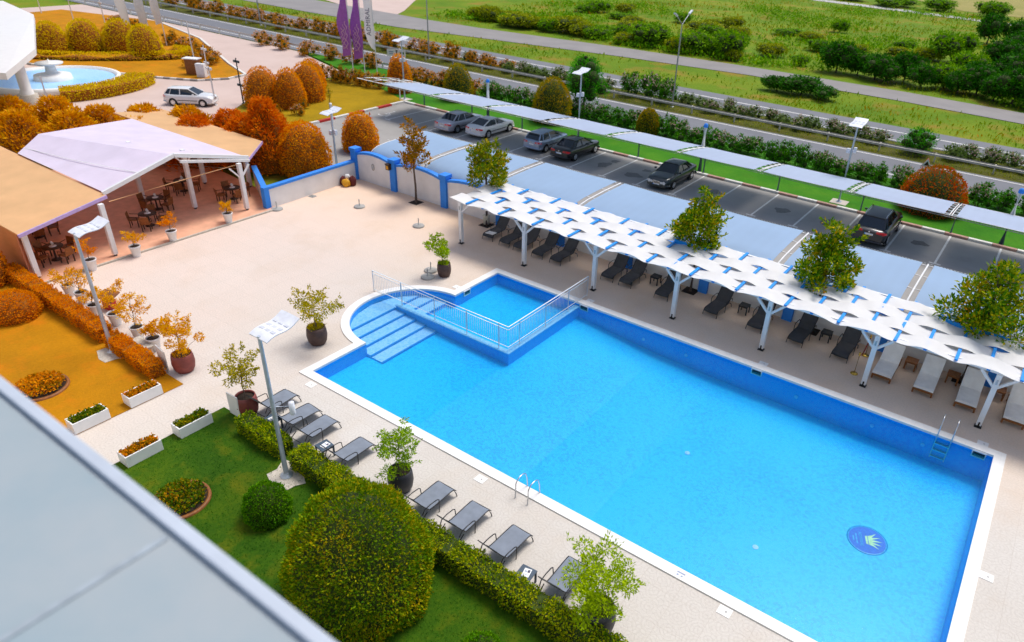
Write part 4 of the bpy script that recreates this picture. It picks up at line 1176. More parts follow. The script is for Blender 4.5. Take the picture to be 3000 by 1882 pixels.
# ------------------------------------------------------------------ cushioned wooden beds
def wood_bed(label):
    t = thing('cushioned_bed', label, 'sun bed', (0, 0, 0), 0, 'white cushioned wooden beds')
    fr = MB()
    for s in (-.36, .36): fr.box((s, 1.0, .22), (.06, 2.0, .09))
    for y in (.03, 1.97): fr.box((0, y, .22), (.66, .06, .09))
    fr.build('frame', M['wood'], t)
    for s in (-.36, .36):
        for y in (.08, 1.85): MB().box((s, y, .088), (.07, .07, .174)).build('leg', M['wood'], t)
    a = radians(44)
    prof = [(0, .27), (.02, .27), (.5, .27), (1.0, .27), (1.18, .275)] + [(1.18 + .86 * k * cos(a), .275 + .86 * k * sin(a)) for k in (.12, .4, .7, 1.0)]
    seat = [[(-.385, y, z + .10), (-.37, y, z + .118), (-.15, y, z + .125), (.15, y, z + .125), (.37, y, z + .118), (.385, y, z + .10)] for y, z in prof]
    MB().sheet(seat[:5][::-1], th=.11).build('seat_cushion', M['cushion'], t)
    MB().sheet(seat[4:][::-1], th=.11).build('back_cushion', M['cushion'], t)
    pr = MB()
    for s in (-.3, .3): pr.bar((s, 1.30, .36), (s, 1.78, .93), .04)
    for s in (-.3, .3): pr.bar((s, 1.70, .80), (s, 1.90, .25), .035)
    pr.build('back_support', M['wood'], t)
    return t
wb = None
for (x, r), lab in zip([(-2.46, -.01), (-.82, 0), (.78, .01), (2.5, 0)], ['white cushioned bed nearest to the brass rope stands', 'white cushioned bed second from the rope stands', 'white cushioned bed left of the last visible pergola post', 'white cushioned bed cut off by the right edge of the picture']):
    if wb is None: wb = wood_bed(lab); o = wb
    else: o = dup(wb, label=lab)
    o.location = (x, 28.30, .003); o.rotation_euler = (0, 0, r)
tb = None
for (x, y), lab in zip([(-1.66, 30.22), (0.02, 30.22), (1.75, 30.22)], ['orange-brown wooden side table between the first and second white beds', 'orange-brown wooden side table between the second and third white beds', 'orange-brown wooden side table behind the last visible pergola post']):
    if tb is None: tb = side_table(lab, 'wooden side tables between the white beds', M['wood'], .50, .42, .07); o = tb
    else: o = dup(tb, label=lab)
    o.location = (x, y, .003)
# rope stands
rs = None
for (x, y), lab in zip([(-3.50, 28.2), (-3.50, 30.02)], ['brass rope stand nearer to the pool', 'brass rope stand nearer to the white wall']):
    t = thing('rope_stand', lab, 'rope stand', (x, y, .003), 0, 'brass rope stands')
    MB().lathe([(.16, 0), (.16, .02), (.13, .045), (.03, .06)], n=24).build('base', M['brass'], t)
    MB().tube([(0, 0, .05), (0, 0, .96)], .024, 12).build('pole', M['brass'], t)
    MB().lathe([(.024, .90), (.05, .92), (.05, .95), (.02, .97), (.045, 1.0), (.05, 1.03), (.03, 1.06), (.001, 1.07)], n=16).build('finial', M['brass'], t)
rp = MB().tube([(-3.5, 28.24 + 1.74 * t, .92 - .30 * sin(pi * t)) for t in np.linspace(0, 1, 15)], .024, 8)
tag(rp.build('red_rope', M['red_rope']), 'sagging red velvet rope hung between the two brass stands', 'rope')

# ------------------------------------------------------------------ small things on the deck
def bin_(loc, label):
    t = thing('waste_bin', label, 'bin', loc)
    MB().lathe([(.15, 0), (.18, .02), (.21, .50), (.215, .52)], n=20).build('body', M['cream'], t)
    MB().lathe([(.225, .52), (.225, .56), (.12, .60), (.001, .61)], n=20).build('lid', M['cream'], t)
bin_((-25.85, 30.55, .003), 'cream round waste bin against the wall at the left end of the pergola')
ub = None
for (x, y), lab in zip([(-36.75, 24.0), (-33.45, 27.5), (-28.6, 27.68), (-23.55, 23.2), (-23.95, 23.85)],
                       ['round concrete umbrella base beside the blue end post of the low wall', 'round concrete umbrella base in the open paving left of the sparse wall tree', 'round concrete umbrella base right of the sparse wall tree', 'round concrete umbrella base in front of the far brown pot, nearer the pool', 'round concrete umbrella base half hidden behind the one next to the far brown pot']):
    t = thing('umbrella_base', lab, 'umbrella base', (x, y, .003), 0, 'concrete umbrella bases on the deck')
    MB().lathe([(.34, 0), (.345, .05), (.31, .085), (.05, .11)], n=28).build('disc', M['concrete'], t)
    MB().tube([(0, 0, .10), (0, 0, .50)], .028, 10).build('tube', M['galv'], t)
    MB().tube([(.03, 0, .40), (.09, 0, .42)], .012, 6).build('screw', M['galv'], t)
t = thing('drain_grate', 'small square drain cover in the paving beside the low wall', 'drain cover', (-37.02, 26.8, .003), .1)
MB().box((0, 0, .006), (.46, .40, .012)).build('frame', M['concrete'], t)
sl = MB()
for k in range(6): sl.box((0, -.14 + k * .056, .0135), (.38, .02, .003))
sl.build('slot', M['dark_steel'], t)
# heap of bags in the corner
t = thing('bag_heap', 'heap of maroon and yellow bags in the corner by the blue pilaster', 'bags', (-37.0, 29.6, .003), .5)
def lump(c, r, s, mat, nm, seed):
    g_ = np.random.default_rng(seed); mb = MB(); nu, nv = 14, 9
    grid = []
    for i in range(nv):
        th = pi * i / (nv - 1); row = []
        for j in range(nu + 1):
            a = 2 * pi * j / nu
            k = 1 + .13 * sin(3 * a + seed) * sin(2 * th) + .08 * sin(5 * a + 2 * seed + 3 * th)
            row.append((c[0] + r * s[0] * k * sin(th) * cos(a), c[1] + r * s[1] * k * sin(th) * sin(a), max(0.0, c[2] + r * s[2] * k * cos(th))))
        grid.append(row)
    mb.sheet(grid); return mb.build(nm, mat, t)
lump((-.26, .04, .26), .34, (.75, .6, .95), M['maroon'], 'dark_bag', 1)
lump((.36, .08, .28), .36, (.65, .7, 1.0), M['maroon'], 'dark_bag', 2)
lump((.02, -.20, .22), .30, (.95, .8, .95), M['yellow'], 'yellow_bag', 3)
lump((.02, .12, .55), .20, (.8, .7, .9), M['cushion'], 'white_bag', 4)
t = thing('traffic_cone', 'small red and white traffic cone by the red and white kerb', 'traffic cone', (-48.75, 42.2, -.018))
MB().lathe([(.13, .03), (.105, .15)], n=16, cap=False).lathe([(.075, .30), (.05, .42), (.03, .52), (.001, .53)], n=16, cap=False).build('cone', M['orange'], t)
MB().lathe([(.105, .15), (.075, .30)], n=16, cap=False).build('white_band', M['white'], t)
MB().box((0, 0, .015), (.34, .34, .03)).build('base', M['orange'], t)
# wind break panels and the tiny chain sign
for (a, b, lab) in (((-21.28, 10.66), (-20.68, 10.68), 'white upright board leaning by the brown potted tree'), ((-26.2, 10.82), (-25.42, 10.72), 'white upright board between the hedge end and the red pot')):
    a, b = Vector((*a, 0)), Vector((*b, 0)); m_ = MB(); wallseg(a, b, .93, .045, m_, .03)
    bevel(tag(m_.build('upright_board', M['wall']), lab, 'board', 'white boards by the potted trees'), .01)

# ------------------------------------------------------------------ dining pavilion
pv = thing('pavilion', 'open dining pavilion with lavender gabled membrane between two flat tan roofs', 'pavilion', (-37.2, 15, 0))
MB().prism([(-53, 10.9), (-36.75, 10.9), (-36.85, 24.0), (-39.5, 25.3), (-53, 26.5)], -.05, .06).build('floor', M['peach'], pv, world=True)
MB().b3(-36.83, -36.70, 10.9, 23.9, .0, .085).build('floor_edge', M['stone'], pv, world=True)
def slab(p, th, mat, name, parent):
    mb = MB(); lo = [(x, y, z - th) for x, y, z in p]; k = len(p)
    mb.add(list(p) + lo, [tuple(range(k)), tuple(range(2 * k - 1, k - 1, -1))] + [(i, k + i, k + (i + 1) % k, (i + 1) % k) for i in range(k)])
    return mb.build(name, mat, parent, world=True)
slab([(-37.0, 10.92, 2.52), (-37.95, 15.38, 2.96), (-53, 15.5, 2.96), (-53, 10.85, 2.52)][::-1], .07, M['tan_roof'], 'side_roof', pv)
slab([(-38.0, 23.45, 2.96), (-41.6, 26.9, 2.58), (-53, 26.9, 2.58), (-53, 23.45, 2.96)], .07, M['tan_roof'], 'side_roof', pv)
# the membrane: two sagging planes
def ruled(a, b, c, d, n=10, m=8, sag=.08):
    a, b, c, d = map(Vector, (a, b, c, d)); gr = []
    for i in range(m + 1):
        u = i / m; p, q = a.lerp(d, u), b.lerp(c, u); row = []
        for j in range(n + 1):
            t = j / n; v = p.lerp(q, t); v.z -= sag * sin(pi * t) * sin(pi * u) * (1 + .3 * sin(9 * t)); row.append(tuple(v))
        gr.append(row)
    return gr
MB().sheet(ruled((-38.2, 15.42, 3.05), (-47.6, 15.42, 3.05), (-48.6, 17.1, 3.62), (-38.2, 19.3, 4.10)), th=.015).build('membrane', M['lavender'], pv, world=True)
MB().sheet(ruled((-38.2, 19.3, 4.10), (-48.6, 17.1, 3.62), (-50.5, 23.4, 3.02), (-38.2, 23.5, 3.05)), th=.015).build('membrane', M['lavender'], pv, world=True)
MB().tube([(-38.2, 17.3, 3.60), (-43.5, 16.4, 3.36), (-47.9, 15.9, 3.2)], .02, 6).build('membrane_seam', M['white'], pv, world=True)
MB().bar((-38.15, 15.35, 3.0), (-38.15, 19.3, 4.08), .14, .2).build('rake_beam', M['white'], pv, world=True)
MB().bar((-38.15, 19.3, 4.08), (-38.15, 23.6, 3.0), .14, .2).build('rake_beam', M['white'], pv, world=True)
MB().bar((-38.0, 19.5, 3.72), (-38.0, 23.55, 2.86), .10, .14).build('lower_beam', M['white'], pv, world=True)
MB().bar((-36.97, 10.9, 2.44), (-37.92, 15.4, 2.88), .07, .16).build('fascia', M['mauve'], pv, world=True)
MB().bar((-38.06, 23.5, 2.86), (-41.6, 26.9, 2.50), .07, .16).build('fascia', M['mauve'], pv, world=True)
for x, y, h in ((-37.45, 11.25, 2.46), (-37.25, 14.75, 2.84), (-40.2, 20.9, 3.62), (-37.85, 22.75, 2.90), (-41.1, 25.2, 2.70), (-43.7, 23.7, 2.90), (-43.7, 19.7, 3.62), (-44.5, 14.9, 2.84), (-44.5, 11.25, 2.46), (-49, 19.0, 3.3), (-49, 24, 2.85)):
    p_ = MB().b3(x - .11, x + .11, y - .11, y + .11, .16, h).build('post', M['white'], pv, world=True)
    MB().b3(x - .06, x + .06, y - .06, y + .06, .06, .16).build('shoe', M['dark_steel'], p_, world=True)
for x, y, h in ((-40.2, 20.9, 3.55), (-37.85, 22.75, 2.84)):
    for s in (-1, 1):
        MB().bar((x, y + s * .08, h - .75), (x, y + s * .62, h - .12), .08).build('brace', M['white'], pv, world=True)
MB().tube([(-37.6, 15.3, 2.72), (-38.0, 19.0, 2.70), (-38.0, 22.7, 2.80)], .022, 6).build('tie_bar', M['tan_roof'], pv, world=True)
M['screen'] = simple('peach_wind_screen', (0.55, 0.22, 0.12), 0.35, var=0.12, scale=1)
MB().b3(-53, -37.58, 11.0, 11.05, .06, 2.40).build('side_screen', M['screen'], pv, world=True)
rr = MB()
rr.tube([(-48.5, 23.2, .9), (-43.5, 26.3, .9)], .04, 8); rr.tube([(-48.5, 23.2, .45), (-43.5, 26.3, .45)], .03, 8)
rr.build('back_rail', M['white'], pv, world=True)
# dining sets
def d_table(label):
    t = thing('dining_table', label, 'table', (0, 0, 0), 0, 'dark round tables in the pavilion')
    MB().lathe([(.001, .70), (.46, .70), (.47, .715), (.46, .74), (.001, .745)], n=28).build('table_top', M['dark_wood'], t)
    MB().lathe([(.24, 0), (.23, .03), (.05, .07), (.04, .70)], n=16).build('pedestal', M['dark_wood'], t)
    return t
def d_chair(label):
    t = thing('dining_chair', label, 'chair', (0, 0, 0), 0, 'dark wicker chairs in the pavilion')
    bevel(MB().box((0, 0, .43), (.48, .48, .06)).build('seat', M['wood'], t), .015)
    MB().sheet([[(x, .23 + .06 * k + (.02 - .12 * x * x), .44 + .42 * k) for x in np.linspace(-.23, .23, 6)] for k in np.linspace(0, 1, 5)], th=.03).build('backrest', M['wood'], t)
    for a in (-.2, .2):
        for b in (-.2, .2): MB().box((a, b, .20), (.045, .045, .40)).build('leg', M['dark_wood'], t)
    for s in (-.25, .25): MB().tube([(s, -.2, .43), (s, -.2, .62), (s, .24, .66)], .02, 6).build('armrest', M['dark_wood'], t)
    return t
def napkin(label, loc):
    t = thing('napkin_fan', label, 'napkin', loc, 0, 'folded napkins on the pavilion tables')
    m_ = MB()
    for k in range(7):
        a = radians(-60 + 20 * k)
        m_.add([(0, 0, 0), (.18 * sin(a) - .03, .03, .20 * cos(a) + .05), (.18 * sin(a) + .03, -.03, .20 * cos(a) + .05)], [(0, 1, 2)])
        m_.add([(0, 0, 0), (.18 * sin(a) + .03, -.03, .20 * cos(a) + .05), (.18 * sin(a + .17) , .04, .20 * cos(a + .17) + .05)], [(0, 1, 2)])
    m_.build('cloth', M['paper'], t)
    MB().lathe([(.16, -.004), (.17, .01), (.10, .006), (.001, .006)], n=20).build('plate', M['white'], t)
td = cd = None
TT = [(-41.67, 19.44, 'behind the setback pavilion post'), (-39.7, 17.9, 'in the middle of the open pavilion front'), (-40.0, 23.3, 'at the right end of the pavilion near the low wall'), (-38.9, 12.7, 'nearest to the hedge end of the pavilion'), (-43.4, 22.1, 'far back at the right of the pavilion'), (-42.4, 13.4, 'far back at the hedge end of the pavilion')]
for i, (x, y, lab) in enumerate(TT):
    l_ = 'dark round table ' + lab
    if td is None: td = d_table(l_); o = td
    else: o = dup(td, label=l_)
    o.location = (x, y, .062)
    napkin('white napkin on the table ' + lab, (x + .05, y, .812))
    for k in range(4):
        a = .4 + i * .5 + k * pi / 2
        sd_ = ['facing the pool', 'on its far side', 'on its wall side', 'on its hedge side'][int(((a + pi / 4) % (2 * pi)) / (pi / 2)) % 4]
        l2 = 'dark chair ' + sd_ + ' at the table ' + lab
        l2 = ' '.join(l2.split()[:16])
        cx_, cy2 = x + .72 * cos(a), y + .72 * sin(a)
        if cd is None: cd = d_chair(l2); o = cd
        else: o = dup(cd, label=l2)
        o.location = (cx_, cy2, .062); o.rotation_euler = (0, 0, a - pi / 2)

# ------------------------------------------------------------------ cars
def make_car(label, paint, kind, loc, rz, plate=True):
    S = dict(
        sedan=dict(L=4.72, w=.90, zb=.20, deck=.97, belt=.93, hood=.80, zr=1.43, rb=-1.62, rt=-.98, ft=.18, fb=1.02, fa=1.42, ra=-1.40, R=.325),
        coupe=dict(L=4.60, w=.90, zb=.19, deck=.98, belt=.92, hood=.80, zr=1.38, rb=-1.72, rt=-.80, ft=.10, fb=.98, fa=1.40, ra=-1.38, R=.33),
        hatch=dict(L=4.15, w=.86, zb=.20, deck=1.00, belt=.95, hood=.86, zr=1.47, rb=-1.93, rt=-1.58, ft=.10, fb=.92, fa=1.28, ra=-1.25, R=.31),
        suv=dict(L=4.95, w=.97, zb=.27, deck=1.13, belt=1.12, hood=1.02, zr=1.72, rb=-2.18, rt=-1.72, ft=.22, fb=1.08, fa=1.48, ra=-1.48, R=.39))[kind]
    L, w, zb, deck, belt, hood, zr = (S[k] for k in ('L', 'w', 'zb', 'deck', 'belt', 'hood', 'zr'))
    rb, rt_, ft, fb = S['rb'], S['rt'], S['ft'], S['fb']
    t = thing('parked_car', label, 'car', loc, rz)
    xr, xf = -L / 2, L / 2
    st = []
    for u in np.linspace(0, 1, 25):
        x = xr + L * u
        d0, d1 = x - xr, xf - x
        ww = w * (1 - .16 * max(0, (.45 - d0) / .45) ** 2.2 - .24 * max(0, (.75 - d1) / .75) ** 2.2)
        if x < rb: zt = deck - .06 * max(0, (rb - x) / (rb - xr + 1e-6)) ** 2 - (.10 if d0 < .03 else 0)
        elif x < fb: zt = deck + (belt - deck) * min(1, (x - rb) / .8)
        else: zt = belt + (hood - belt) * ((x - fb) / (xf - fb)) - .13 * max(0, (.45 - d1) / .45) ** 1.8
        if d1 < .03: zt -= .08
        bb = zb + .10 * max(0, (.5 - d0) / .5) ** 2 + .06 * max(0, (.5 - d1) / .5) ** 2
        st.append((x, ww, bb, zt))
    grid = []
    for x, ww, bb, zt in st:
        zm = bb + (zt - bb) * .55
        half = [(0, bb), (ww * .84, bb), (ww * .96, bb + .10), (ww, zm), (ww * .975, zt - .10), (ww * .90, zt - .015), (ww * .6, zt + .02), (0, zt + .035)]
        ring = [(x, -y, z) for y, z in half] + [(x, y, z) for y, z in half[-2:0:-1]]
        grid.append(ring + [ring[0]])
    b = MB().sheet(grid)
    b.add(grid[0][:-1], [tuple(range(14))]); b.add(grid[-1][:-1], [tuple(range(13, -1, -1))])
    body = b.build('body', paint, t)
    # glasshouse
    wb_, wr = w * .86, w * .63
    BR, BF = (rb, wb_ * .90, deck + .02), (fb, wb_ * .90, belt + .02)
    S1, S2 = (rb + .45, wb_, belt + .015), (fb - .45, wb_, belt + .015)
    TR, TF = (rt_, wr, zr - .05), (ft, wr, zr - .05)
    mir = lambda p, s: (p[0], p[1] * s, p[2])
    MB().quad(mir(BR, -1), mir(BR, 1), mir(TR, 1), mir(TR, -1)).build('rear_window', M['glass'], t)
    MB().quad(mir(BF, 1), mir(BF, -1), mir(TF, -1), mir(TF, 1)).build('windscreen', M['glass'], t)
    for s in (-1, 1):
        q = [mir(BR, s), mir(S1, s), mir(S2, s), mir(BF, s), mir(TF, s), mir(TR, s)]
        q = [(x, y * 1.004, z) for x, y, z in q]
        MB().add(q, [(0, 1, 2, 3, 4, 5)] if s < 0 else [(5, 4, 3, 2, 1, 0)]).build('side_window', M['glass'], t)
    rf = []
    for u in np.linspace(0, 1, 8):
        x = rt_ - .05 + (ft - rt_ + .10) * u; k = sin(pi * u) ** .6 * .055
        rf.append([(x, y * wr * 1.04, zr - .055 + k * (1 - (y * .9) ** 2) + (.03 if abs(y) < .9 else 0)) for y in (-1, -.8, -.4, 0, .4, .8, 1)])
    MB().sheet(rf, th=.035).build('roof', paint, t)
    def pillar(a, b, w1, w2): MB().bar(a, b, w1, w2).build('pillar', paint, t)
    for s in (-1, 1):
        pillar(mir(BR, s), mir(TR, s), .09, .05); pillar(mir(BF, s), mir(TF, s), .07, .05)
        xm = (rt_ + ft) / 2 + .15; pillar((xm, s * wb_ * 1.0, belt), (xm, s * wr * 1.03, zr - .05), .07, .03)
        if kind != 'coupe':
            xm = rt_ + .25; pillar((rb + .42, s * wb_ * .995, belt), (xm, s * wr * 1.03, zr - .05), .07, .03)
    # wheels
    for x in (S['ra'], S['fa']):
        for s in (-1, 1):
            yy = s * (w - .09)
            MB().tube([(x, s * (w - .22), S['R'] + .015), (x, s * (w + .004), S['R'] + .015)], S['R'] + .045, 24).build('wheel_arch', M['black'], t)
            ty = MB().tube([(x, s * (w - .20), S['R']), (x, s * (w - .03), S['R']), (x, s * (w + .014), S['R'])], [S['R'], S['R'], S['R'] * .93], 24)
            wo = ty.build('wheel', M['tyre'], t)
            rm = MB().tube([(x, s * (w + .012), S['R']), (x, s * (w + .022), S['R'])], S['R'] * .66, 20)
            rm.build('rim', M['rim'], wo)
            sp = MB()
            for k in range(5):
                a = k * 2 * pi / 5 + .3
                sp.bar((x, s * (w + .026), S['R']), (x + cos(a) * S['R'] * .62, s * (w + .024), S['R'] + sin(a) * S['R'] * .62), .012, .05)
            sp.build('spokes', M['chrome'], wo)
    # lights, plates, grille, bumpers
    zl = deck - .20 if kind != 'suv' else deck - .17
    for s in (-1, 1):
        y0 = w * .64
        MB().add([(xr + .022, s * y0 * .62, zl - .02), (xr + .035, s * w * .80, zl - .06), (xr + .20, s * w * .95, zl - .04), (xr + .26, s * w * .955, zl + .05), (xr + .06, s * w * .80, zl + .10), (xr + .015, s * y0 * .66, zl + .08),
                  (xr - .012, s * y0 * .62, zl - .02), (xr + .0, s * w * .815, zl - .06), (xr + .20, s * w * .985, zl - .04), (xr + .26, s * w * .985, zl + .05), (xr + .02, s * w * .82, zl + .10), (xr - .012, s * y0 * .66, zl + .08)],
                 [(6, 7, 10, 11), (7, 8, 9, 10), (0, 1, 7, 6), (1, 2, 8, 7), (2, 3, 9, 8), (3, 4, 10, 9), (4, 5, 11, 10), (5, 0, 6, 11)]).build('tail_light', M['lamp_red'], t)
        zh = hood - .19
        hl = MB()
        if kind == 'sedan' and loc[0] > -25:
            hl.tube([(xf - .26, s * w * .64, zh - .01), (xf + .012, s * w * .63, zh - .02)], [.135, .12], 16)
            hl.tube([(xf - .2, s * w * .42, zh - .02), (xf + .016, s * w * .42, zh - .03)], [.10, .09], 14)
        else:
            hl.add([(xf - .05, s * w * .38, zh - .05), (xf - .20, s * w * .70, zh - .03), (xf - .55, s * w * .90, zh + .06), (xf - .40, s * w * .80, zh + .13), (xf - .14, s * w * .45, zh + .07)], [(0, 1, 2, 3, 4)])
            hl.v = [(x + .03, y * 1.02, z + .01) for x, y, z in hl.v]
        hl.build('headlight', M['lamp_clear'], t)
        mo = MB().box((fb - .30, s * (w + .09), belt + .08), (.14, .16, .11)); bevel(mo.build('mirror', paint, t), .02)
    if plate:
        for x, z in ((xr - .014, deck - .32 if kind != 'suv' else deck - .30), (xf + .012, .42)):
            po = MB().box((x, 0, z), (.012, .50, .11)).build('number_plate', M['paper'], t)
            MB().box((x + (-.008 if x < 0 else .008), .225 if x < 0 else -.225, z), (.006, .05, .10)).build('blue_band', M['blue'], po)
    MB().box((xf - .01, 0, hood - .22), (.05, w * .50, .15)).build('grille', M['black'], t)
    gt_ = MB().box((xf - .0, 0, hood - .135), (.05, w * .56, .026)).box((xf + .0, 0, hood - .305), (.05, w * .50, .018))
    for s in (-1, 1): gt_.bar((xf + .005, s * w * .27, hood - .145), (xf + .005, s * w * .25, hood - .30), .03)
    for k in range(3): gt_.box((xf + .017, 0, hood - .18 - .04 * k), (.006, w * .46, .010))
    gt_.build('grille_trim', M['chrome'], t)
    MB().tube([(xr + .30, -w * 1.0, .40), (xr + .02, -w * .83, .40), (xr - .025, 0, .40), (xr + .02, w * .83, .40), (xr + .30, w * 1.0, .40)], .075, 8).build('rear_bumper', paint, t)
    MB().tube([(xf - .42, -w * .99, .36), (xf - .08, -w * .74, .36), (xf - .015, 0, .36), (xf - .08, w * .74, .36), (xf - .42, w * .99, .36)], .075, 8).build('front_bumper', paint, t)
    for s in (-1, 1): MB().bar((S['ra'] + .4, s * (w + .006), .50), (S['fa'] - .4, s * (w + .006), .50), .015, .05).build('side_trim', M['black'] if kind != 'suv' else M['chrome'], t)
    for s in (-1, 1):
        for x in ((.35, -.55) if kind != 'coupe' else (-.15,)):
            MB().box((x, s * (w * .985 + .008), belt - .14), (.16, .02, .03)).build('door_handle', paint, t)
    if kind == 'suv':
        for s in (-1, 1):
            MB().tube([(rt_ + .05, s * wr * .98, zr - .02), (rt_ + .15, s * wr * 1.0, zr + .10), (ft - .2, s * wr * 1.0, zr + .09), (ft - .1, s * wr * .98, zr - .02)], .03, 6).build('roof_rail', M['chrome'], t)
    # badge in the middle of the tail
    MB().tube([(xr - .006, 0, deck - .16), (xr - .016, 0, deck - .16)], .045, 14).build('badge', M['chrome'], t)
    return t
P_black = carpaint('black_car_paint', (0.008, 0.009, 0.011))
P_navy = carpaint('blue_black_car_paint', (0.006, 0.010, 0.018))
P_green = carpaint('dark_teal_car_paint', (0.006, 0.018, 0.022))
P_white = carpaint('white_car_paint', (0.78, 0.78, 0.78), 0.0)
P_silver = carpaint('silver_car_paint', (0.50, 0.50, 0.56), 0.5)
P_ltblue = carpaint('pale_blue_car_paint', (0.36, 0.45, 0.58), 0.5)
zc = -.018
make_car('black estate car with roof rails parked tail out at the right, nearest the red bush', P_navy, 'suv', (-6.80, 45.2, zc), pi / 2)
make_car('black saloon parked nose towards the pool with round headlights', P_green, 'sedan', (-21.1, 45.35, zc), -pi / 2)
make_car('black saloon with tail towards us beside the pale blue hatchback', P_black, 'sedan', (-29.75, 45.95, zc), pi / 2)
make_car('pale blue hatchback with tail towards us left of a black saloon', P_ltblue, 'hatch', (-32.6, 46.0, zc), pi / 2)
make_car('white two-door saloon with tail towards us near the left end', P_white, 'coupe', (-38.35, 46.0, zc), pi / 2)
make_car('silver saloon with tail towards us, leftmost in the car park', P_silver, 'sedan', (-41.15, 45.4, zc), pi / 2)
make_car('small white car seen from the side beyond the overgrown conifer hedge', P_white, 'hatch', (-63.0, 34.6, -.03), .62, False)

# ------------------------------------------------------------------ lamps
def solar_lamp(label, loc, h, y0, y1, group, boxes=True, slab_=None, mat=None):
    mat = mat or M['galv_blue']
    t = thing('solar_lamp', label, 'lamp post', loc, 0, group)
    MB().tube([(0, 0, 0), (0, 0, h * .45), (0, 0, h)], [.085, .07, .055], 14).build('pole', mat, t)
    MB().lathe([(.20, 0), (.20, .025), (.11, .03), (.10, .10), (.085, .12)], n=20).build('base_plate', mat, t)
    gr = []
    for u in np.linspace(0, 1, 13):
        y = y0 + (y1 - y0) * u; z = h - .08 + .30 * u + .055 * sin(2 * pi * u + .4)
        gr.append([(x, y, z + .02 * cos(x * 3)) for x in np.linspace(-.42, .42, 7)])
    MB().sheet(gr, th=.03).build('lamp_panel', M['panel'], t)
    for u in (.3, .5, .7):
        y = y0 + (y1 - y0) * u; z = h - .08 + .30 * u + .055 * sin(2 * pi * u + .4)
        for x in (-.25, 0, .25): MB().box((x, y, z + .018), (.17, .10, .012)).build('solar_cell', M['cell'], t)
    MB().bar((0, 0, h - .1), (0, (y0 + y1) / 2, h + .02), .05).build('bracket', mat, t)
    if boxes:
        bevel(MB().box((-.2, 0, h * .66), (.24, .22, .30)).build('battery_box', M['panel'], t), .02)
        bevel(MB().box((.19, .05, h * .68), (.18, .2, .34)).build('battery_box', M['panel'], t), .02)
    return t
solar_lamp('solar lamp with wavy panel and battery boxes behind the shelter, right of the middle', (-10.3, 49.36, .07), 5.3, -.75, .65, 'solar lamps behind the car shelter')
solar_lamp('solar lamp with wavy panel in front of the round bushy tree', (-31.9, 49.45, .07), 5.3, -.75, .65, 'solar lamps behind the car shelter')
solar_lamp('solar lamp with wavy panel at the bare left end of the shelter', (-51.4, 48.95, .07), 5.3, -.75, .65, 'solar lamps behind the car shelter')
solar_lamp('solar lamp rising between the two domes behind the corner of the walls', (-39.5, 30.9, 0), 4.1, -.6, .6, None)
MB_ = None
t = solar_lamp('tall pale blue lamp post on a stone patch in the near lawn', (-16.9, 9.78, .045), 5.35, -.05, 1.12, None, False)
MB().tube([(.02, .1, 2.75), (.30, .35, 2.75)], .02, 6).build('speaker_arm', M['galv_blue'], t)
MB().lathe([(.085, 2.45), (.09, 2.48), (.09, 2.90), (.001, 2.92)], (.36, .40, 0), 14).build('speaker', M['panel'], t)
t = solar_lamp('tall pale lamp post on a stone patch in the left lawn', (-28.5, 10.13, .045), 5.2, -.05, 1.12, None, False)
for (cx, cy, lab) in ((-16.9, 9.72, 'rough beige stone patch under the near lamp post'), (-28.45, 10.05, 'rough beige stone patch under the lamp post in the left lawn')):
    pts = [(cx - .75, cy + .50), (cx - .50, cy + .05), (cx - .55, cy - .30), (cx + .1, cy - .55), (cx + .55, cy - .52), (cx + .62, cy - .1), (cx + .78, cy + .2), (cx + .3, cy + .46), (cx - .1, cy + .62)]
    tag(MB().prism(pts, -.02, .045).build('stone_patch', M['stone']), lab, 'paving slab')
for (x, y, lab) in ((-10.25, 49.3, 'square stone footing of the lamp right of the middle'), (-51.4, 48.95, 'square stone footing of the lamp at the shelter left end')):
    tag(MB().b3(x - .55, x + .55, y - .5, y + .5, 0, .09).build('lamp_footing', M['stone']), lab, 'footing', 'lamp footings in the grass')
def street_lamp(label, loc, h):
    t = thing('street_lamp', label, 'street lamp', loc, 0, 'tall highway lamps in the median')
    MB().tube([(0, 0, 0), (0, 0, h * .5), (0, 0, h - .8)], [.10, .075, .05], 12).build('pole', M['galv'], t)
    MB().lathe([(.2, 0), (.2, .04), (.11, .06)], n=14).build('base_plate', M['galv'], t)
    for s in (-1, 1):
        MB().tube([(0, 0, h - .8), (0, s * .35, h - .55), (0, s * 1.3, h + .05)], [.045, .04, .035], 8).build('arm', M['galv'], t)
        MB().box((0, s * 1.55, h + .18), (.22, .62, .10), rot=Matrix.Rotation(s * .45, 3, 'X')).build('lamp_head', M['panel'], t)
    return t
for x, h, lab in ((-31.65, 8.4, 'double-armed highway lamp beside the dark pink oleander clump'), (-64.67, 8.6, 'double-armed highway lamp right of the flags'), (-97.6, 8.6, 'double-armed highway lamp left of the flags'), (1.1, 8.4, 'highway lamp cut by the right edge of the picture')):
    street_lamp(lab, (x, 66.0, -.05), h)

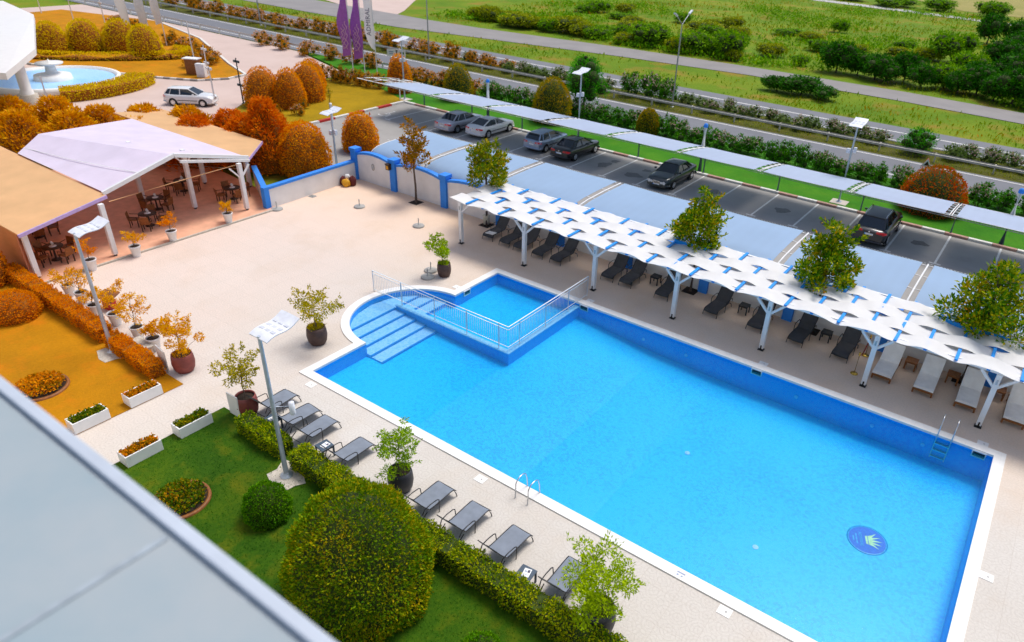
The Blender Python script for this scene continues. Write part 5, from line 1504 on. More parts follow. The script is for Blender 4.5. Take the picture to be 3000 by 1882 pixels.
# ------------------------------------------------------------------ flags and signs
SC = Vector((-.84, -.54, 0))
def flag(label, loc, mat, z0_, kind):
    t = thing('flag_pole', label, 'flag', loc, 0, None)
    MB().tube([(0, 0, 0), (0, 0, 9.0)], [.055, .035], 10).build('pole', M['white'], t)
    gr = []
    N_ = 26
    for i in range(N_ + 1):
        u = i / N_; z = z0_ + (8.9 - z0_) * u
        wd = .92 + .16 * sin(3.1 * u * 3 + loc[0])
        if kind == 'feather': wd = .95 * min(1, (u / .38) ** .6 + .10)
        row = []
        for j in range(6):
            v = j / 5
            p = SC * (wd * v) + Vector((.10 * sin(6 * u + 3 * v), .14 * sin(5 * u + 2.5 * v + loc[1]) * v, 0))
            row.append((p.x, p.y, z - (.25 * v if kind != 'feather' else -.05 * v)))
        gr.append(row)
    MB().sheet(gr).build('cloth', mat, t)
    return t
f1 = flag('purple flag with pale lettering, left of the three on the mound', (-60.1, 50.4, .08), M['purple'], 2.7, 'flat')
f2 = flag('purple flag with pale lettering, middle of the three on the mound', (-59.75, 51.6, .08), M['purple'], 2.35, 'flat')
f3 = flag('white feather flag with vertical lettering, right of the three on the mound', (-59.5, 53.0, .08), M['membrane'], 2.9, 'feather')
# lettering runs up the cloth; shown on the side that faces the hotel
nrm = Vector((0.54, -0.84, 0))
def flagtext(par, s, size, zc_, mat, off=.46):
    X_ = Vector((0, 0, 1)); Y_ = SC
    Z_ = X_.cross(Y_)
    if Z_.dot(nrm) < 0: Y_ = -Y_; Z_ = X_.cross(Y_)
    o_ = SC * off + nrm * .24 + Vector((0, 0, zc_))
    mtx = Matrix(((X_.x, Y_.x, Z_.x, o_.x), (X_.y, Y_.y, Z_.y, o_.y), (X_.z, Y_.z, Z_.z, o_.z), (0, 0, 0, 1)))
    return text_mesh('lettering', s, size, mat, par, mtx, .004)
flagtext(f3, 'ADMIRAL', .62, 5.6, M['ink'], .42)
for par, z0_ in ((f1, 3.2), (f2, 2.9)):
    for k in range(3):
        pts = []
        for i in range(40):
            u = i / 39
            p = SC * (.28 + .2 * k + .09 * sin(u * (22 + 5 * k) + k)) + nrm * .22 + Vector((0, 0, z0_ + u * (2.6 - .3 * k) + .03 * cos(u * 40)))
            pts.append(p)
        MB().tube(pts, .03, 5).build('script_line', M['pink_ink'], par)
for i, (x, y, zb_, lab) in enumerate(((-91.0, 44.6, 2.6, 'white flag at the far upper left'), (-90.2, 46.2, 2.6, 'pale flag middle of three at upper left'), (-89.6, 47.6, 2.6, 'pale flag right of three at upper left'))):
    flag(lab, (x, y, .0), M['membrane'] if i == 0 else M['cushion'], zb_, 'flat')
t = thing('warning_sign', 'triangular warning sign at the road edge above the red-tipped dome', 'road sign', (-6.55, 57.0, .05), .25)
MB().tube([(0, 0, 0), (0, 0, 1.95)], .035, 8).build('post', M['galv'], t)
def tri(r, z, y): return [(r * cos(a), y, z + r * sin(a)) for a in (pi / 2, pi / 2 + 2 * pi / 3, pi / 2 + 4 * pi / 3)]
MB().add(tri(.42, 1.72, -.04), [(0, 1, 2)]).build('plate', M['white'], t)
MB().add(tri(.22, 1.70, -.046), [(0, 1, 2)]).build('symbol', M['black'], t)
MB().tube(tri(.42, 1.72, -.042), .022, 6, closed=True).build('border', M['lamp_red'], t)
t = thing('direction_sign', 'wide white direction sign board at the near road edge behind the left dome', 'road sign', (-60.6, 56.9, .05), .55)
for s in (-.7, .7): MB().tube([(s, 0, 0), (s, 0, 2.3)], .04, 8).build('post', M['galv'], t)
MB().box((0, -.05, 2.1), (2.0, .04, .70)).build('board', M['white'], t)
m_ = MB().box((0.05, -.074, 2.1), (.10, .01, .40)); m_.box((.05, -.074, 2.34), (.22, .01, .08)); m_.build('arrow', M['black'], t)
MB().box((-.55, -.074, 2.2), (.5, .01, .10)).box((-.55, -.074, 2.0), (.4, .01, .08)).build('strokes', M['blue_ink'], t)
MB().box((.6, -.074, 2.1), (.5, .01, .22)).build('strokes', M['strip'], t)
t = thing('white_bollard', 'thick white post with a twiggy sapling behind it at the left lawn edge', 'post', (-49.9, 39.1, 0))
MB().tube([(0, 0, 0), (0, 0, 1.5)], .12, 12).lathe([(.13, 1.5), (.10, 1.58), (.001, 1.6)], n=12).build('shaft', M['white'], t)

# ------------------------------------------------------------------ hotel roof in the foreground
hb = thing('hotel_building', 'pale grey-blue flat roof edge of the hotel in the near corner', 'building', (-10, -5, 0))
MB().b3(-70, 40, -14, 1.30, 0, 12.86).build('wall', M['wall'], hb, world=True)
MB().b3(-70, 40, -14, 1.30, 12.863, 12.955).build('roof_sheet', M['roof'], hb, world=True)
bevel(MB().b3(-70, 40, 1.335, 1.43, 12.80, 12.99).build('edge_trim', M['roof_trim'], hb, world=True), .015)
MB().b3(-70, 40, 1.30, 1.333, 12.80, 12.94).build('gutter', M['roof_seam'], hb, world=True)
for x in (-3.75, -10.2, 2.7):
    MB().b3(x - .022, x + .022, -14, 1.295, 12.957, 12.966).build('roof_seam', M['roof_seam'], hb, world=True)

# ------------------------------------------------------------------ clipped domes and balls
def topiary(name, label, cat, loc, r, h, n, L, W, leaf, core, seed, tips=None, group=None, p=2.3, rz=0):
    t = thing(name, label, cat, loc, rz, group)
    put('foliage', dome_mesh('foliage', r, h, n, L, W, leaf, core, p, seed, tips=tips), t)
    MB().tube([(0, 0, -.1), (0, 0, min(.5, h * .3))], .08, 8).build('stem', M['bark'], t)
    return t
topiary('topiary_dome', 'huge olive-green clipped dome bush in the near lawn', 'topiary', (-11.45, 8.15, .03), 1.98, 3.55, 30000, .085, .042, G_['box_near'], G_['core'], 3, tips=G_['box_near'], p=2.0)
topiary('topiary_ball', 'small round clipped green ball left of the huge dome', 'topiary', (-15.85, 8.35, .03), .70, 1.18, 8000, .06, .035, G_['ball'], G_['core'], 4, p=2.6)
topiary('topiary_ball', 'clipped green ball cut off by the bottom edge of the picture', 'topiary', (-7.35, 8.35, .03), .62, 1.0, 4200, .06, .035, G_['ball'], G_['core'], 5, p=2.6)
topiary('topiary_ball', 'wide low glow-tinted green ball bush in the left lawn', 'topiary', (-34.4, 9.05, .03), 1.0, 1.15, 3600, .09, .05, G_['hedge_warm'], G_['core_warm'], 6, p=2.6)
topiary('topiary_dome', 'glow-tinted green bush at the left edge beside the pavilion corner', 'topiary', (-38.6, 9.6, .03), 1.0, 2.4, 3600, .10, .05, G_['hedge_warm'], G_['core_warm'], 7)
DOM = [(-58.2, 38.5, 1.65, 3.3, 'dome_glow_tint', 'glow-tinted clipped dome nearest the plaza, left of the group of four'), (-56.1, 39.7, 1.4, 3.35, 'dome_glow_tint', 'glow-tinted clipped dome second in the group of four'),
       (-57.1, 42.4, 1.55, 3.4, 'dome_glow_tint', 'glow-tinted clipped dome third in the group of four'), (-59.2, 44.6, 1.25, 3.1, 'dome_glow_tint', 'glow-tinted clipped dome furthest in the group of four'),
       (-41.0, 29.5, 1.75, 3.4, 'dome_glow_tint', 'large glow-tinted green dome directly behind the low white wall'), (-42.3, 35.5, 1.35, 2.75, 'dome_glow_tint', 'glow-tinted green dome at the left end of the near shelter'),
       (-53.9, 50.8, 1.2, 3.55, 'dome_glow_tint', 'glow-tinted dome beside the lamp at the bare shelter frame'), (-47.9, 52.6, 1.45, 3.3, 'dome_olive', 'olive dome behind the left part of the far shelter'),
       (-36.75, 52.5, 1.75, 3.75, 'dome_olive', 'olive dome with orange tips in front of the round bushy tree'), (-5.0, 52.1, 2.1, 2.95, 'dome_red', 'broad dome with orange-red tips behind the far shelter at right'),
       (-28.5, 55.2, 1.0, 2.1, 'dome_olive', 'small olive dome among the oleanders right of the bushy tree')]
for i, (x, y, r, h, c, lab) in enumerate(DOM):
    topiary('topiary_dome', lab, 'topiary', (x, y, .05), r, h, int(4200 + 2600 * (r > 1.7)), .13, .07, G_[c], G_['core_warm' if c == 'dome_glow_tint' else 'core'], 20 + i, group='clipped domes around the car park')

# ------------------------------------------------------------------ hedges
def hedge(label, a, b, wdt, h, n, L, W, leaf, core, seed, group=None, cat='hedge'):
    g = np.random.default_rng(seed)
    a, b = np.array(a), np.array(b); d = b - a; ln = np.linalg.norm(d); d = d / ln; nn = np.array([-d[1], d[0]])
    t = thing('hedge', label, cat, (float((a[0] + b[0]) / 2), float((a[1] + b[1]) / 2), .03), 0, group)
    face = g.choice(4, n, p=[.44, .25, .25, .06])
    u = g.uniform(-ln / 2, ln / 2, n); v = g.uniform(-wdt / 2, wdt / 2, n); z = g.uniform(.04, h, n)
    N = np.zeros((n, 3)); s1 = face == 1; s2 = face == 2; s0 = face == 0; s3 = face == 3
    v[s1] = -wdt / 2; v[s2] = wdt / 2; z[s0] = h; ue = np.where(g.random(n) < .5, -ln / 2, ln / 2); u[s3] = ue[s3]
    wob = .05 * np.sin(u * 4.1 + seed) + .035 * np.sin(u * 9.7)
    z = np.where(s0, h + wob * 1.1 + g.normal(0, .03, n), z * (1 + wob * .6))
    v = v * (1 + .35 * wob) + np.where(s1, -wob * .5, np.where(s2, wob * .5, 0)) + g.normal(0, .015, n)
    N[s1] = [-nn[0], -nn[1], .3]; N[s2] = [nn[0], nn[1], .3]; N[s0] = [0, 0, 1]
    N[s3] = np.sign(u[s3])[:, None] * np.array([d[0], d[1], .2])
    P = np.c_[d[0] * u + nn[0] * v, d[1] * u + nn[1] * v, z]
    V = leaves(P - unit(N) * L * .4, N, L, W, .75, g)
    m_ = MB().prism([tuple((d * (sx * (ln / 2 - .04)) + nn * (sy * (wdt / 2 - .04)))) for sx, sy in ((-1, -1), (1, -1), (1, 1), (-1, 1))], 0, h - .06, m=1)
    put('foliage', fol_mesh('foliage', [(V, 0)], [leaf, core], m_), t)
    return t
GH = 'clipped hedges along the lawn edges'
hedge('short yellow-green hedge left of the near lamp post', (-20.0, 10.42), (-17.72, 10.42), .62, .62, 4200, .075, .045, G_['hedge'], G_['core'], 1, GH)
hedge('short yellow-green hedge between the near lamp post and the huge dome', (-17.05, 10.38), (-13.0, 10.38), .66, .70, 6500, .075, .045, G_['hedge'], G_['core'], 2, GH)
hedge('long yellow-green hedge running from the huge dome to the bottom edge', (-12.98, 10.36), (-2.0, 10.36), .66, .72, 17000, .075, .045, G_['hedge'], G_['core'], 3, GH)
hedge('long glow-tinted hedge in front of the white pots', (-38.5, 10.52), (-29.45, 10.42), .6, .70, 8000, .09, .05, G_['hedge_warm'], G_['core_warm'], 4, GH)
hedge('short glow-tinted hedge ending at the red pot', (-29.0, 10.40), (-25.35, 10.28), .6, .62, 4200, .085, .05, G_['hedge_warm'], G_['core_warm'], 5, GH)

# ------------------------------------------------------------------ potted plants
def pot(t, r, h, mat, barrel=True):
    m_ = MB()
    if barrel: m_.lathe([(r * .72, 0), (r * .90, h * .18), (r * 1.0, h * .5), (r * .95, h * .82), (r * .88, h), (r * .80, h), (r * .80, h * .90)], n=26, cap=False)
    else: m_.lathe([(r * .66, 0), (r * .95, h * .86), (r * 1.03, h * .87), (r * 1.05, h), (r * .93, h), (r * .9, h * .90)], n=24, cap=False)
    m_.lathe([(.001, .004), (r * .66, .004)], n=12, cap=False)
    po = m_.build('pot', mat, t)
    MB().lathe([(r * .80 if barrel else r * .9, h * .88), (.001, h * .93)], n=20, cap=False).build('soil', M['soil'], po)
    return po
def potted(label, loc, r, h, mat, w, top, z0, leaf, n, L, W, seed, k=12, barrel=True, group=None, lean=(0, 0), under=0, cone=.1, shell=.25):
    t = thing('potted_plant', label, 'potted plant', loc, 0, group)
    pot(t, r, h, mat, barrel)
    crown, trunk = tree_meshes(w, top, z0, leaf, n, L, W, seed, k, cone, .022, 9, shell, up=.25, loose=.9, sprigs=14)
    p_ = thing_part('plant', t)
    put('trunk', trunk, p_); put('crown', crown, p_)
    if lean != (0, 0):
        crown.transform(Matrix(((1, 0, lean[0], -lean[0] * h), (0, 1, lean[1], -lean[1] * h), (0, 0, 1, 0), (0, 0, 0, 1))))
        trunk.transform(Matrix(((1, 0, lean[0], -lean[0] * h), (0, 1, lean[1], -lean[1] * h), (0, 0, 1, 0), (0, 0, 0, 1))))
    if under:
        g = np.random.default_rng(seed + 9); a = g.random(under) * 2 * pi; q = np.sqrt(g.random(under)) * r * .7
        P = np.c_[np.cos(a) * q, np.sin(a) * q, np.full(under, h * .92)]
        put('underplanting', fol_mesh('underplanting', [(leaves(P, np.c_[np.cos(a) * .5, np.sin(a) * .5, np.ones(under)], .20, .03, .4, g), 0)], [leaf]), t)
    return t
def thing_part(name, parent):
    # a small mesh stub of stem wood at the soil that carries the plant's own pieces
    o = MB().tube([(0, 0, .30), (0, 0, .62)], .024, 8).build(name, M['bark'], parent)
    return o
potted('brown barrel pot with a leaning lime shrub at the far end of the deck', (-23.05, 23.9, .003), .36, .72, M['pot_brown'], 1.35, 2.15, .95, G_['lime'], 1500, .10, .05, 31, lean=(-.22, -.12), under=160)
potted('brown barrel pot with a spreading small tree left of the step bay', (-22.75, 15.75, .003), .43, .80, M['pot_brown'], 2.0, 2.55, 1.15, G_['olive'], 1500, .10, .055, 32, k=15, under=200)
potted('red-brown pot with a golden small tree beside the near loungers', (-20.78, 11.05, .003), .40, .80, M['pot_red'], 1.65, 2.65, 1.3, G_['olive'], 1700, .085, .05, 33, k=15, under=0)
potted('dark slate pot with a big bright bush at the bottom edge', (-5.62, 11.05, .003), .47, .90, M['pot_dark'], 2.25, 2.95, 1.0, G_['lime'], 4200, .10, .042, 34, k=20, under=120, shell=.2)
potted('dark pot with a fresh green shrub behind the huge dome', (-13.55, 11.65, .003), .42, .80, M['pot_dark'], 1.75, 2.65, .95, G_['fresh'], 2400, .095, .04, 35, k=17, under=60)
potted('red barrel pot with a glow-tinted bush at the end of the glow-tinted hedge', (-25.1, 11.2, .003), .43, .78, M['pot_red'], 1.75, 2.55, .95, G_['amber'], 2400, .09, .045, 36, k=16, under=120)
WP = [(-36.95, 20.95, 1.25, .75, 'with a small drooping plant, nearest the low wall'), (-36.9, 17.6, 1.5, .9, 'with a leaning plant, second from the low wall on the terrace edge'), (-36.55, 15.45, 1.35, .9, 'with a leaning plant in front of the pavilion corner post'), (-36.6, 13.3, 1.75, 1.0, 'partly behind the left lamp post on the terrace edge'),
      (-34.7, 11.4, 1.35, 1.1, 'first in the row behind the glow-tinted hedge'), (-33.55, 11.42, 1.55, 1.2, 'second in the row behind the glow-tinted hedge'), (-31.95, 11.2, 1.3, .9, 'hidden behind the left lamp post in the hedge row'), (-30.55, 11.35, 1.85, 1.35, 'with a tall glow-tinted tree, fourth in the hedge row'), (-28.75, 11.35, 2.1, 1.5, 'with a tall rust tree, fifth in the hedge row'), (-27.4, 11.3, 1.2, .8, 'nearest the red pot in the hedge row')]
for i, (x, y, top, w_, lab) in enumerate(WP):
    potted('white tapered pot ' + lab, (x, y, .06 if i < 4 and x < -36.7 else .003), .27, .58, M['white'], w_, top, .72, G_['amber'] if i % 2 == 0 or i > 3 else G_['hedge_warm'], 520 if i < 7 else 950, .085, .045, 40 + i, k=9, barrel=False, group='white tapered pots with glow-tinted plants')
t = thing('menu_stand', 'red box stand with a slanted brown board among the white pots', 'stand', (-32.15, 11.9, .003), .3)
MB().box((0, 0, .21), (.42, .36, .42)).build('box', M['red'], t)
MB().box((.02, .02, .66), (.85, .60, .035), rot=Matrix.Rotation(.28, 3, 'X')).build('board', M['wood'], t)
MB().box((0, 0, .52), (.06, .06, .22)).build('post', M['dark_wood'], t)
t = thing('stone_bench', 'low pinkish bench between the last white pots and the orange hedge', 'bench', (-27.6, 10.95, .003), -.05)
bevel(MB().box((0, 0, .40), (1.15, .36, .07)).build('seat', M['stone'], t), .02)
for s in (-.42, .42): MB().box((s, 0, .18), (.10, .30, .36)).build('leg', M['stone'], t)

# ------------------------------------------------------------------ flower boxes and beds
def flowers(t, x0, x1, y0, y1, z, n, mat, seed, disc=False):
    g = np.random.default_rng(seed)
    P = np.c_[g.uniform(x0, x1, n), g.uniform(y0, y1, n), np.full(n, z)]
    if disc:
        a = g.random(n) * 2 * pi; q = np.sqrt(g.random(n)) * x1; P = np.c_[np.cos(a) * q, np.sin(a) * q, z * (1 - (q / x1) ** 2 * .6)]
    P[:, 2] += g.random(n) * .14
    put('flowers', fol_mesh('flowers', [(leaves(P, np.tile([0, 0, .6], (n, 1)), .09, .075, .9, g), 0)], [mat]), t)
for x, y, mat, lab in ((-24.50, 9.22, 'flower_orange', 'white flower box of orange blooms at the left lawn corner'), (-24.50, 7.30, 'flower_yellow', 'white flower box of yellow blooms nearest the roof on the left lawn'), (-21.50, 9.35, 'flower_yellow', 'white flower box of yellow blooms at the right lawn corner'), (-21.46, 7.50, 'flower_orange', 'white flower box of orange blooms nearest the roof on the right lawn')):
    t = thing('flower_box', lab, 'planter', (x, y, .03), 0, 'white flower boxes along the path')
    m_ = MB(); a, b, h = .27, .60, .42
    for s in (-1, 1):
        m_.box((s * (a - .025), 0, h / 2), (.05, 2 * b, h)); m_.box((0, s * (b - .025), h / 2), (2 * a - .102, .05, h))
    bevel(m_.build('box', M['white'], t), .008)
    MB().box((0, 0, .17), (2 * a - .104, 2 * b - .104, .34)).build('soil', M['soil'], t)
    flowers(t, -a + .06, a - .06, -b + .06, b - .06, .34, 520, G_[mat], int(x * 10 + y * 7) % 97 + 1)
for x, y, r, mat, lab in ((-28.0, 7.25, .85, 'flower_orange', 'round bed of orange flowers in the left lawn, cut by the roof edge'), (-18.5, 7.1, .80, 'bed_mix', 'round brown-edged flower bed in the right lawn beside the roof edge')):
    t = thing('flower_bed', lab, 'flower bed', (x, y, .03))
    MB().lathe([(r + .08, 0), (r + .07, .07), (r - .02, .08), (r - .03, .04)], n=36, cap=False).build('edging', M['wood'], t)
    MB().lathe([(r - .01, .05), (.001, .14)], n=30, cap=False).build('soil', M['soil'], t)
    flowers(t, 0, r * .92, 0, 0, .26, 1500, G_[mat], 50 + int(x), True)

# ------------------------------------------------------------------ magnolias by the wall
for i, (x, y, w_, h, z0_, leaf, n, lab) in enumerate(((-31.45, 30.35, 2.5, 5.25, 2.1, 'magnolia_warm', 1500, 'slim sparse bronze-leaved tree standing free in front of the white wall'), (-25.75, 30.45, 3.2, 5.3, 2.3, 'magnolia_mid', 3600, 'olive-leaved tree at the left end of the pergola'), (-12.4, 30.62, 3.2, 5.6, 2.2, 'magnolia', 4300, 'glossy dark tree rising through the middle notch of the pergola'), (-6.15, 30.62, 3.7, 5.6, 2.1, 'magnolia', 4900, 'glossy dark tree rising through the pergola below the black estate car'), (.35, 30.62, 4.3, 5.8, 2.0, 'magnolia', 6000, 'largest glossy dark tree rising through the pergola at the right edge'))):
    cr, tk = tree_meshes(w_, h, z0_, G_[leaf], n, .20, .085, 60 + i, 24, .55, .065, 14, .25, up=.55, loose=.65, sprigs=16)
    plant_tree('magnolia_tree', lab, 'tree', (x, y, .0), cr, tk, 'trees along the white wall')
    gt = MB().box((x, y, .006), (.7, .7, .012)).build('tree_pit', M['soil']); tag(gt, 'square soil pit at the foot of the wall tree ' + ['in the open panels', 'at the pergola end', 'in the middle notch', 'below the estate car', 'at the right edge'][i], 'tree pit', 'soil pits under the wall trees')

# ------------------------------------------------------------------ roadside shrubs
def shrub_mesh(w_, h, n, L, W, leaf, seed, blossom=None, k=9, core=None, upright=.5):
    g = np.random.default_rng(seed)
    bl = crown_blobs(w_, h * .14, h * .84, k, g, .15, .35)
    bl = [((c[0], c[1], c[2]), r * .95) for c, r in bl]
    P, V = blob_cloud(bl, n, L, W, g, upright, .45, .55)
    V = V.copy(); V[:, 2] = np.maximum(V[:, 2], .0)
    cl = [(V, 0)]; mats = [leaf, core or G_['core']]
    if blossom:
        top = P[P[:, 2] > h * .5]; q = top[g.choice(len(top), min(len(top), n // 9))]
        cl.append((leaves(q + g.normal(0, .05, q.shape), np.tile([0, 0, 1.0], (len(q), 1)), L * .8, L * .55, .8, g), 2)); mats.append(blossom)
    s = MB()
    for c, r in bl:
        s.lathe([(r * .55 * sin(x), max(-c[2] + .0, -r * .55 * cos(x))) for x in np.linspace(.05, pi - .05, 6)], c, 8, m=1, cap=False)
    return fol_mesh('foliage', cl, mats, s)
stem_me = MB()
for k in range(5):
    a = k * 1.26; stem_me.tube([(.05 * cos(a), .05 * sin(a), -.05), (.25 * cos(a), .25 * sin(a), .45), (.4 * cos(a), .4 * sin(a), .95)], [.03, .022, .012], 5)
STEMS = stem_me.mesh('stems', M['bark'])
def shrub(label, loc, me, group, rz, sc, cat='shrub', name='shrub'):
    t = thing(name, label, cat, loc, rz, group); t.scale = (sc, sc, sc) if not isinstance(sc, tuple) else sc
    put('stems', STEMS, t); put('foliage', me, t)
    return t
rs_ = random.Random(5)
OG = [shrub_mesh(2.3, 1.75, 950, .20, .06, G_['oleander'], 70, G_['pink']), shrub_mesh(2.2, 1.9, 1000, .20, .06, G_['oleander'], 71), shrub_mesh(2.4, 1.6, 950, .20, .06, G_['oleander'], 72, G_['pink'])]
OW = [shrub_mesh(2.4, 1.8, 850, .20, .07, G_['oleander_warm'], 73), shrub_mesh(2.6, 1.7, 850, .20, .07, G_['oleander_warm'], 74, G_['pink'])]
OM = [shrub_mesh(2.3, 1.75, 850, .20, .06, G_['oleander_grey'], 75, G_['pink']), shrub_mesh(2.4, 1.6, 850, .20, .06, G_['oleander_grey'], 76, G_['pink']), shrub_mesh(2.2, 1.5, 800, .20, .06, G_['oleander_grey'], 77)]
xs = [x for x in np.arange(3.2, -60, -1.38) if not (-7.3 < x < -2.8)]
for i, x in enumerate(xs):
    warm = x < -46.5  # left end of the row takes the leaves with painted-in glow
    me = rs_.choice(OW if warm else OG)
    shrub(('amber' if warm else 'green') + ' oleander behind the far shelter, ' + ORD[i] + ' from the right in the near row', (float(x) + rs_.uniform(-.25, .25), 55.3 + rs_.uniform(-.5, .6), .05), me, 'oleanders between shelter and road', rs_.uniform(0, 6.28), (rs_.uniform(1.0, 1.25), rs_.uniform(1.0, 1.25), rs_.uniform(.85, 1.12)))  # amber is the warm glow painted into the leaves
xs = [x for x in np.arange(4.0, -60, -1.45) if not (-11 < x < -6.5) and not (-38.5 < x < -31.5)]
for i, x in enumerate(xs):
    me = rs_.choice(OM if x > -52 else OM + OW)
    shrub('grey-green oleander in the median, ' + ORD[i] + ' from the right in the far row', (float(x) + rs_.uniform(-.3, .3), 67.1 + rs_.uniform(-.6, .7), -.05), me, 'oleanders planted in the median', rs_.uniform(0, 6.28), (rs_.uniform(1.0, 1.2), rs_.uniform(.9, 1.1), rs_.uniform(.75, 1.0)))
for i, x in enumerate(np.arange(-62, -122, -3.1)):
    shrub('glow-tinted bush in the upper left median, ' + ORD[i] + ' going left from the flags', (float(x) + rs_.uniform(-.5, .5), 67.2 + rs_.uniform(-.8, .8), -.05), rs_.choice(OW), 'glow-tinted bushes in the upper left median', rs_.uniform(0, 6.28), (1.45, 1.3, rs_.uniform(1.0, 1.35)))
for i, x in enumerate((-64.5, -67.5, -71, -75, -80, -84)):
    shrub('golden bush along the near road edge, ' + ORD[i] + ' going left from the flags', (x, 56.6, -.03), OW[i % 2], 'golden bushes along the near road edge', i * 1.3, (1.25, 1.1, 1.05))
for i, (x, y, s) in enumerate(((-37.2, 67.0, 1.5), (-34.9, 67.6, 1.65), (-32.7, 67.0, 1.5))):
    shrub(['left', 'middle', 'right'][i] + ' bush of the tall dark oleander clump beside the highway lamp', (x, y, -.05), OG[(0, 2, 0)[i]], 'tall dark oleanders in the median', i * 2.0, s)
BR = shrub_mesh(3.2, 2.4, 2200, .16, .05, G_['bright'], 80, None, 13)
shrub('rounded bright green bush in the median at right', (-8.7, 66.4, -.05), BR, None, .4, (1.35, 1.2, 1.0))
cr, tk = tree_meshes(5.6, 5.9, 1.0, G_['bright'], 6500, .20, .06, 81, 24, .25, .12, 10, .45, core=True)
plant_tree('bushy_tree', 'tall bright green bushy tree left of the middle solar lamp', 'tree', (-36.3, 57.0, .0), cr, tk)
for i in range(7):
    shrub('glow-tinted bush on the grass mound left of the flags, ' + ORD[i] + ' from the left', (-63.2 + i * 1.15, 48.0 + i * .25 + .8, .05), OW[i % 2], 'glow-tinted bushes behind the mound', i * .9, (.8, .8, .95))
for i, (x, y) in enumerate(((-54.6, 38.2), (-53.4, 39.6), (-54.8, 41.2), (-53.0, 37.0))):
    shrub('glow-tinted loose bush at the foot of the glow-tinted domes, ' + ORD[i] + ' from the front', (x, y - 1.2, .05), OW[i % 2], 'glow-tinted bushes at the foot of the domes', i * 1.1, .62)

# ------------------------------------------------------------------ trees and scrub beyond the service road
DK = [tree_meshes(4.6, 3.8, .5, G_['dark'], 2600, .30, .14, 90 + k, 17, .1, .1, 6, .55, core=True) for k in range(3)]
SCB = [tree_meshes(4.4, 2.8, .3, G_['scrub'], 2200, .28, .12, 95 + k, 15, .1, .08, 5, .5, core=True) for k in range(2)]
SCW = [tree_meshes(4.4, 2.6, .3, G_['scrub_warm'], 2200, .28, .12, 98 + k, 15, .1, .08, 5, .5, core=True) for k in range(2)]
TL = [(-25.0, 98.9, 5.2, 3.9, 0, 'leftmost dark tree of the clump along the service road'), (-20.0, 98.2, 4.8, 3.2, 0, 'second dark tree from the left along the service road'), (-16.8, 99.5, 3.8, 3.6, 0, 'upright dark tree third from the left along the service road'), (-12.2, 99.2, 5.0, 2.9, 1, 'lighter green tree in the middle of the service road clump'),
      (-15.0, 121.0, 7.6, 4.2, 1, 'wide mid green tree behind the service road clump'), (-13.6, 147.5, 5.0, 5.0, 0, 'tall dark tree furthest back at the upper right'), (-8.4, 119.5, 6.2, 4.3, 0, 'dark tree in the middle of the right hand clump'), (-8.5, 98.6, 4.2, 3.3, 0, 'dark tree near the service road fifth from the left'),
      (-4.5, 96.0, 5.0, 4.0, 0, 'dark tree close to the service road at the right edge'), (-8.5, 149.5, 6.5, 4.4, 0, 'dark tree furthest back at the right edge'), (-3.2, 122, 6.5, 4.2, 0, 'dark tree at the right edge behind the clump'), (-1.0, 108.0, 6.5, 4.6, 0, 'dark tree at the right edge in mid field'),
      (-5.5, 107.5, 6.0, 4.2, 0, 'dark tree between service road and back of the clump'), (-11.0, 108.5, 5.4, 3.4, 1, 'mid green tree between the two dark rows'), (-6.0, 134, 6.5, 4.4, 0, 'dark tree behind the middle of the right clump'), (-1.5, 135, 6.5, 4.6, 0, 'dark tree at the far right behind the clump')]
for i, (x, y, w_, h, k, lab) in enumerate(TL):
    c, tk = (DK, SCB)[k][i % (3 if k == 0 else 2)]
    plant_tree('field_tree', lab, 'tree', (x, y, -.09), c, tk, 'trees beyond the service road', i * 1.7, (w_ / 3.9, w_ / 3.9, h / (3.5 if k == 0 else 2.6)))
FL_ = [(-73.5, 96.0, 8.3, 2.2, 1, 'long low scrub left of the highway lamp, beside the service road'), (-66.2, 98.2, 7.9, 2.5, 1, 'low scrub above the middle flag side of the field'), (-60.3, 98.8, 5.0, 1.7, 0, 'small low scrub second left of the highway lamp head'), (-51.8, 97.3, 7.4, 3.1, 0, 'tall green scrub left of the highway lamp head'), (-44.6, 97.8, 7.1, 2.8, 0, 'green scrub right of the highway lamp pole'), (-39.2, 97.3, 5.6, 3.5, 0, 'tall scrub between lamp pole and dark clump'),
      (-76.9, 123.5, 6.0, 2.0, 0, 'green scrub in the upper middle field'), (-52.6, 118.4, 7.5, 1.7, 1, 'olive scrub in the field right of the lamp'), (-51.0, 126.6, 5.2, 1.8, 1, 'olive scrub further back right of the lamp'), (-81.2, 97.3, 5.3, 2.4, 1, 'olive scrub at the left start of the field'), (-84.0, 97.6, 5.2, 1.9, 1, 'olive scrub beside the side road corner'),
      (-30.2, 100.2, 3.0, 1.3, 0, 'small scrub at the left foot of the dark clump'), (-36.0, 138.3, 3.8, 2.1, 0, 'lone round dark scrub in the mid right field'), (-22.6, 122.2, 4.3, 1.1, 1, 'low scrub above the dark clump'), (-40.5, 198, 12.7, 2.2, 0, 'wide green scrub beyond the pale track'), (-30.6, 198.5, 8.5, 2.6, 0, 'green scrub beyond the pale track at right'), (-52, 203, 11, 2.6, 0, 'green scrub beyond the left of the pale track'), (-19, 197, 9, 3.2, 0, 'tall scrub beyond the track at the right edge'),
      (-47.5, 104, 6.5, 1.9, 1, 'olive scrub behind the tall green scrub'), (-60.5, 108, 7, 1.6, 1, 'flat olive scrub in mid field left of the lamp head'), (-35.5, 103.5, 5.4, 1.8, 1, 'olive scrub left of the dark clump')]
for i, (x, y, w_, h, k, lab) in enumerate(FL_):
    c, tk = (SCB, SCW)[k][i % 2]
    plant_tree('scrub_bush', lab, 'bush', (x, y, -.12), c, tk, 'scrub bushes in the field', i * 2.1, (w_ / 3.9, w_ / 4.4, h / 2.5))
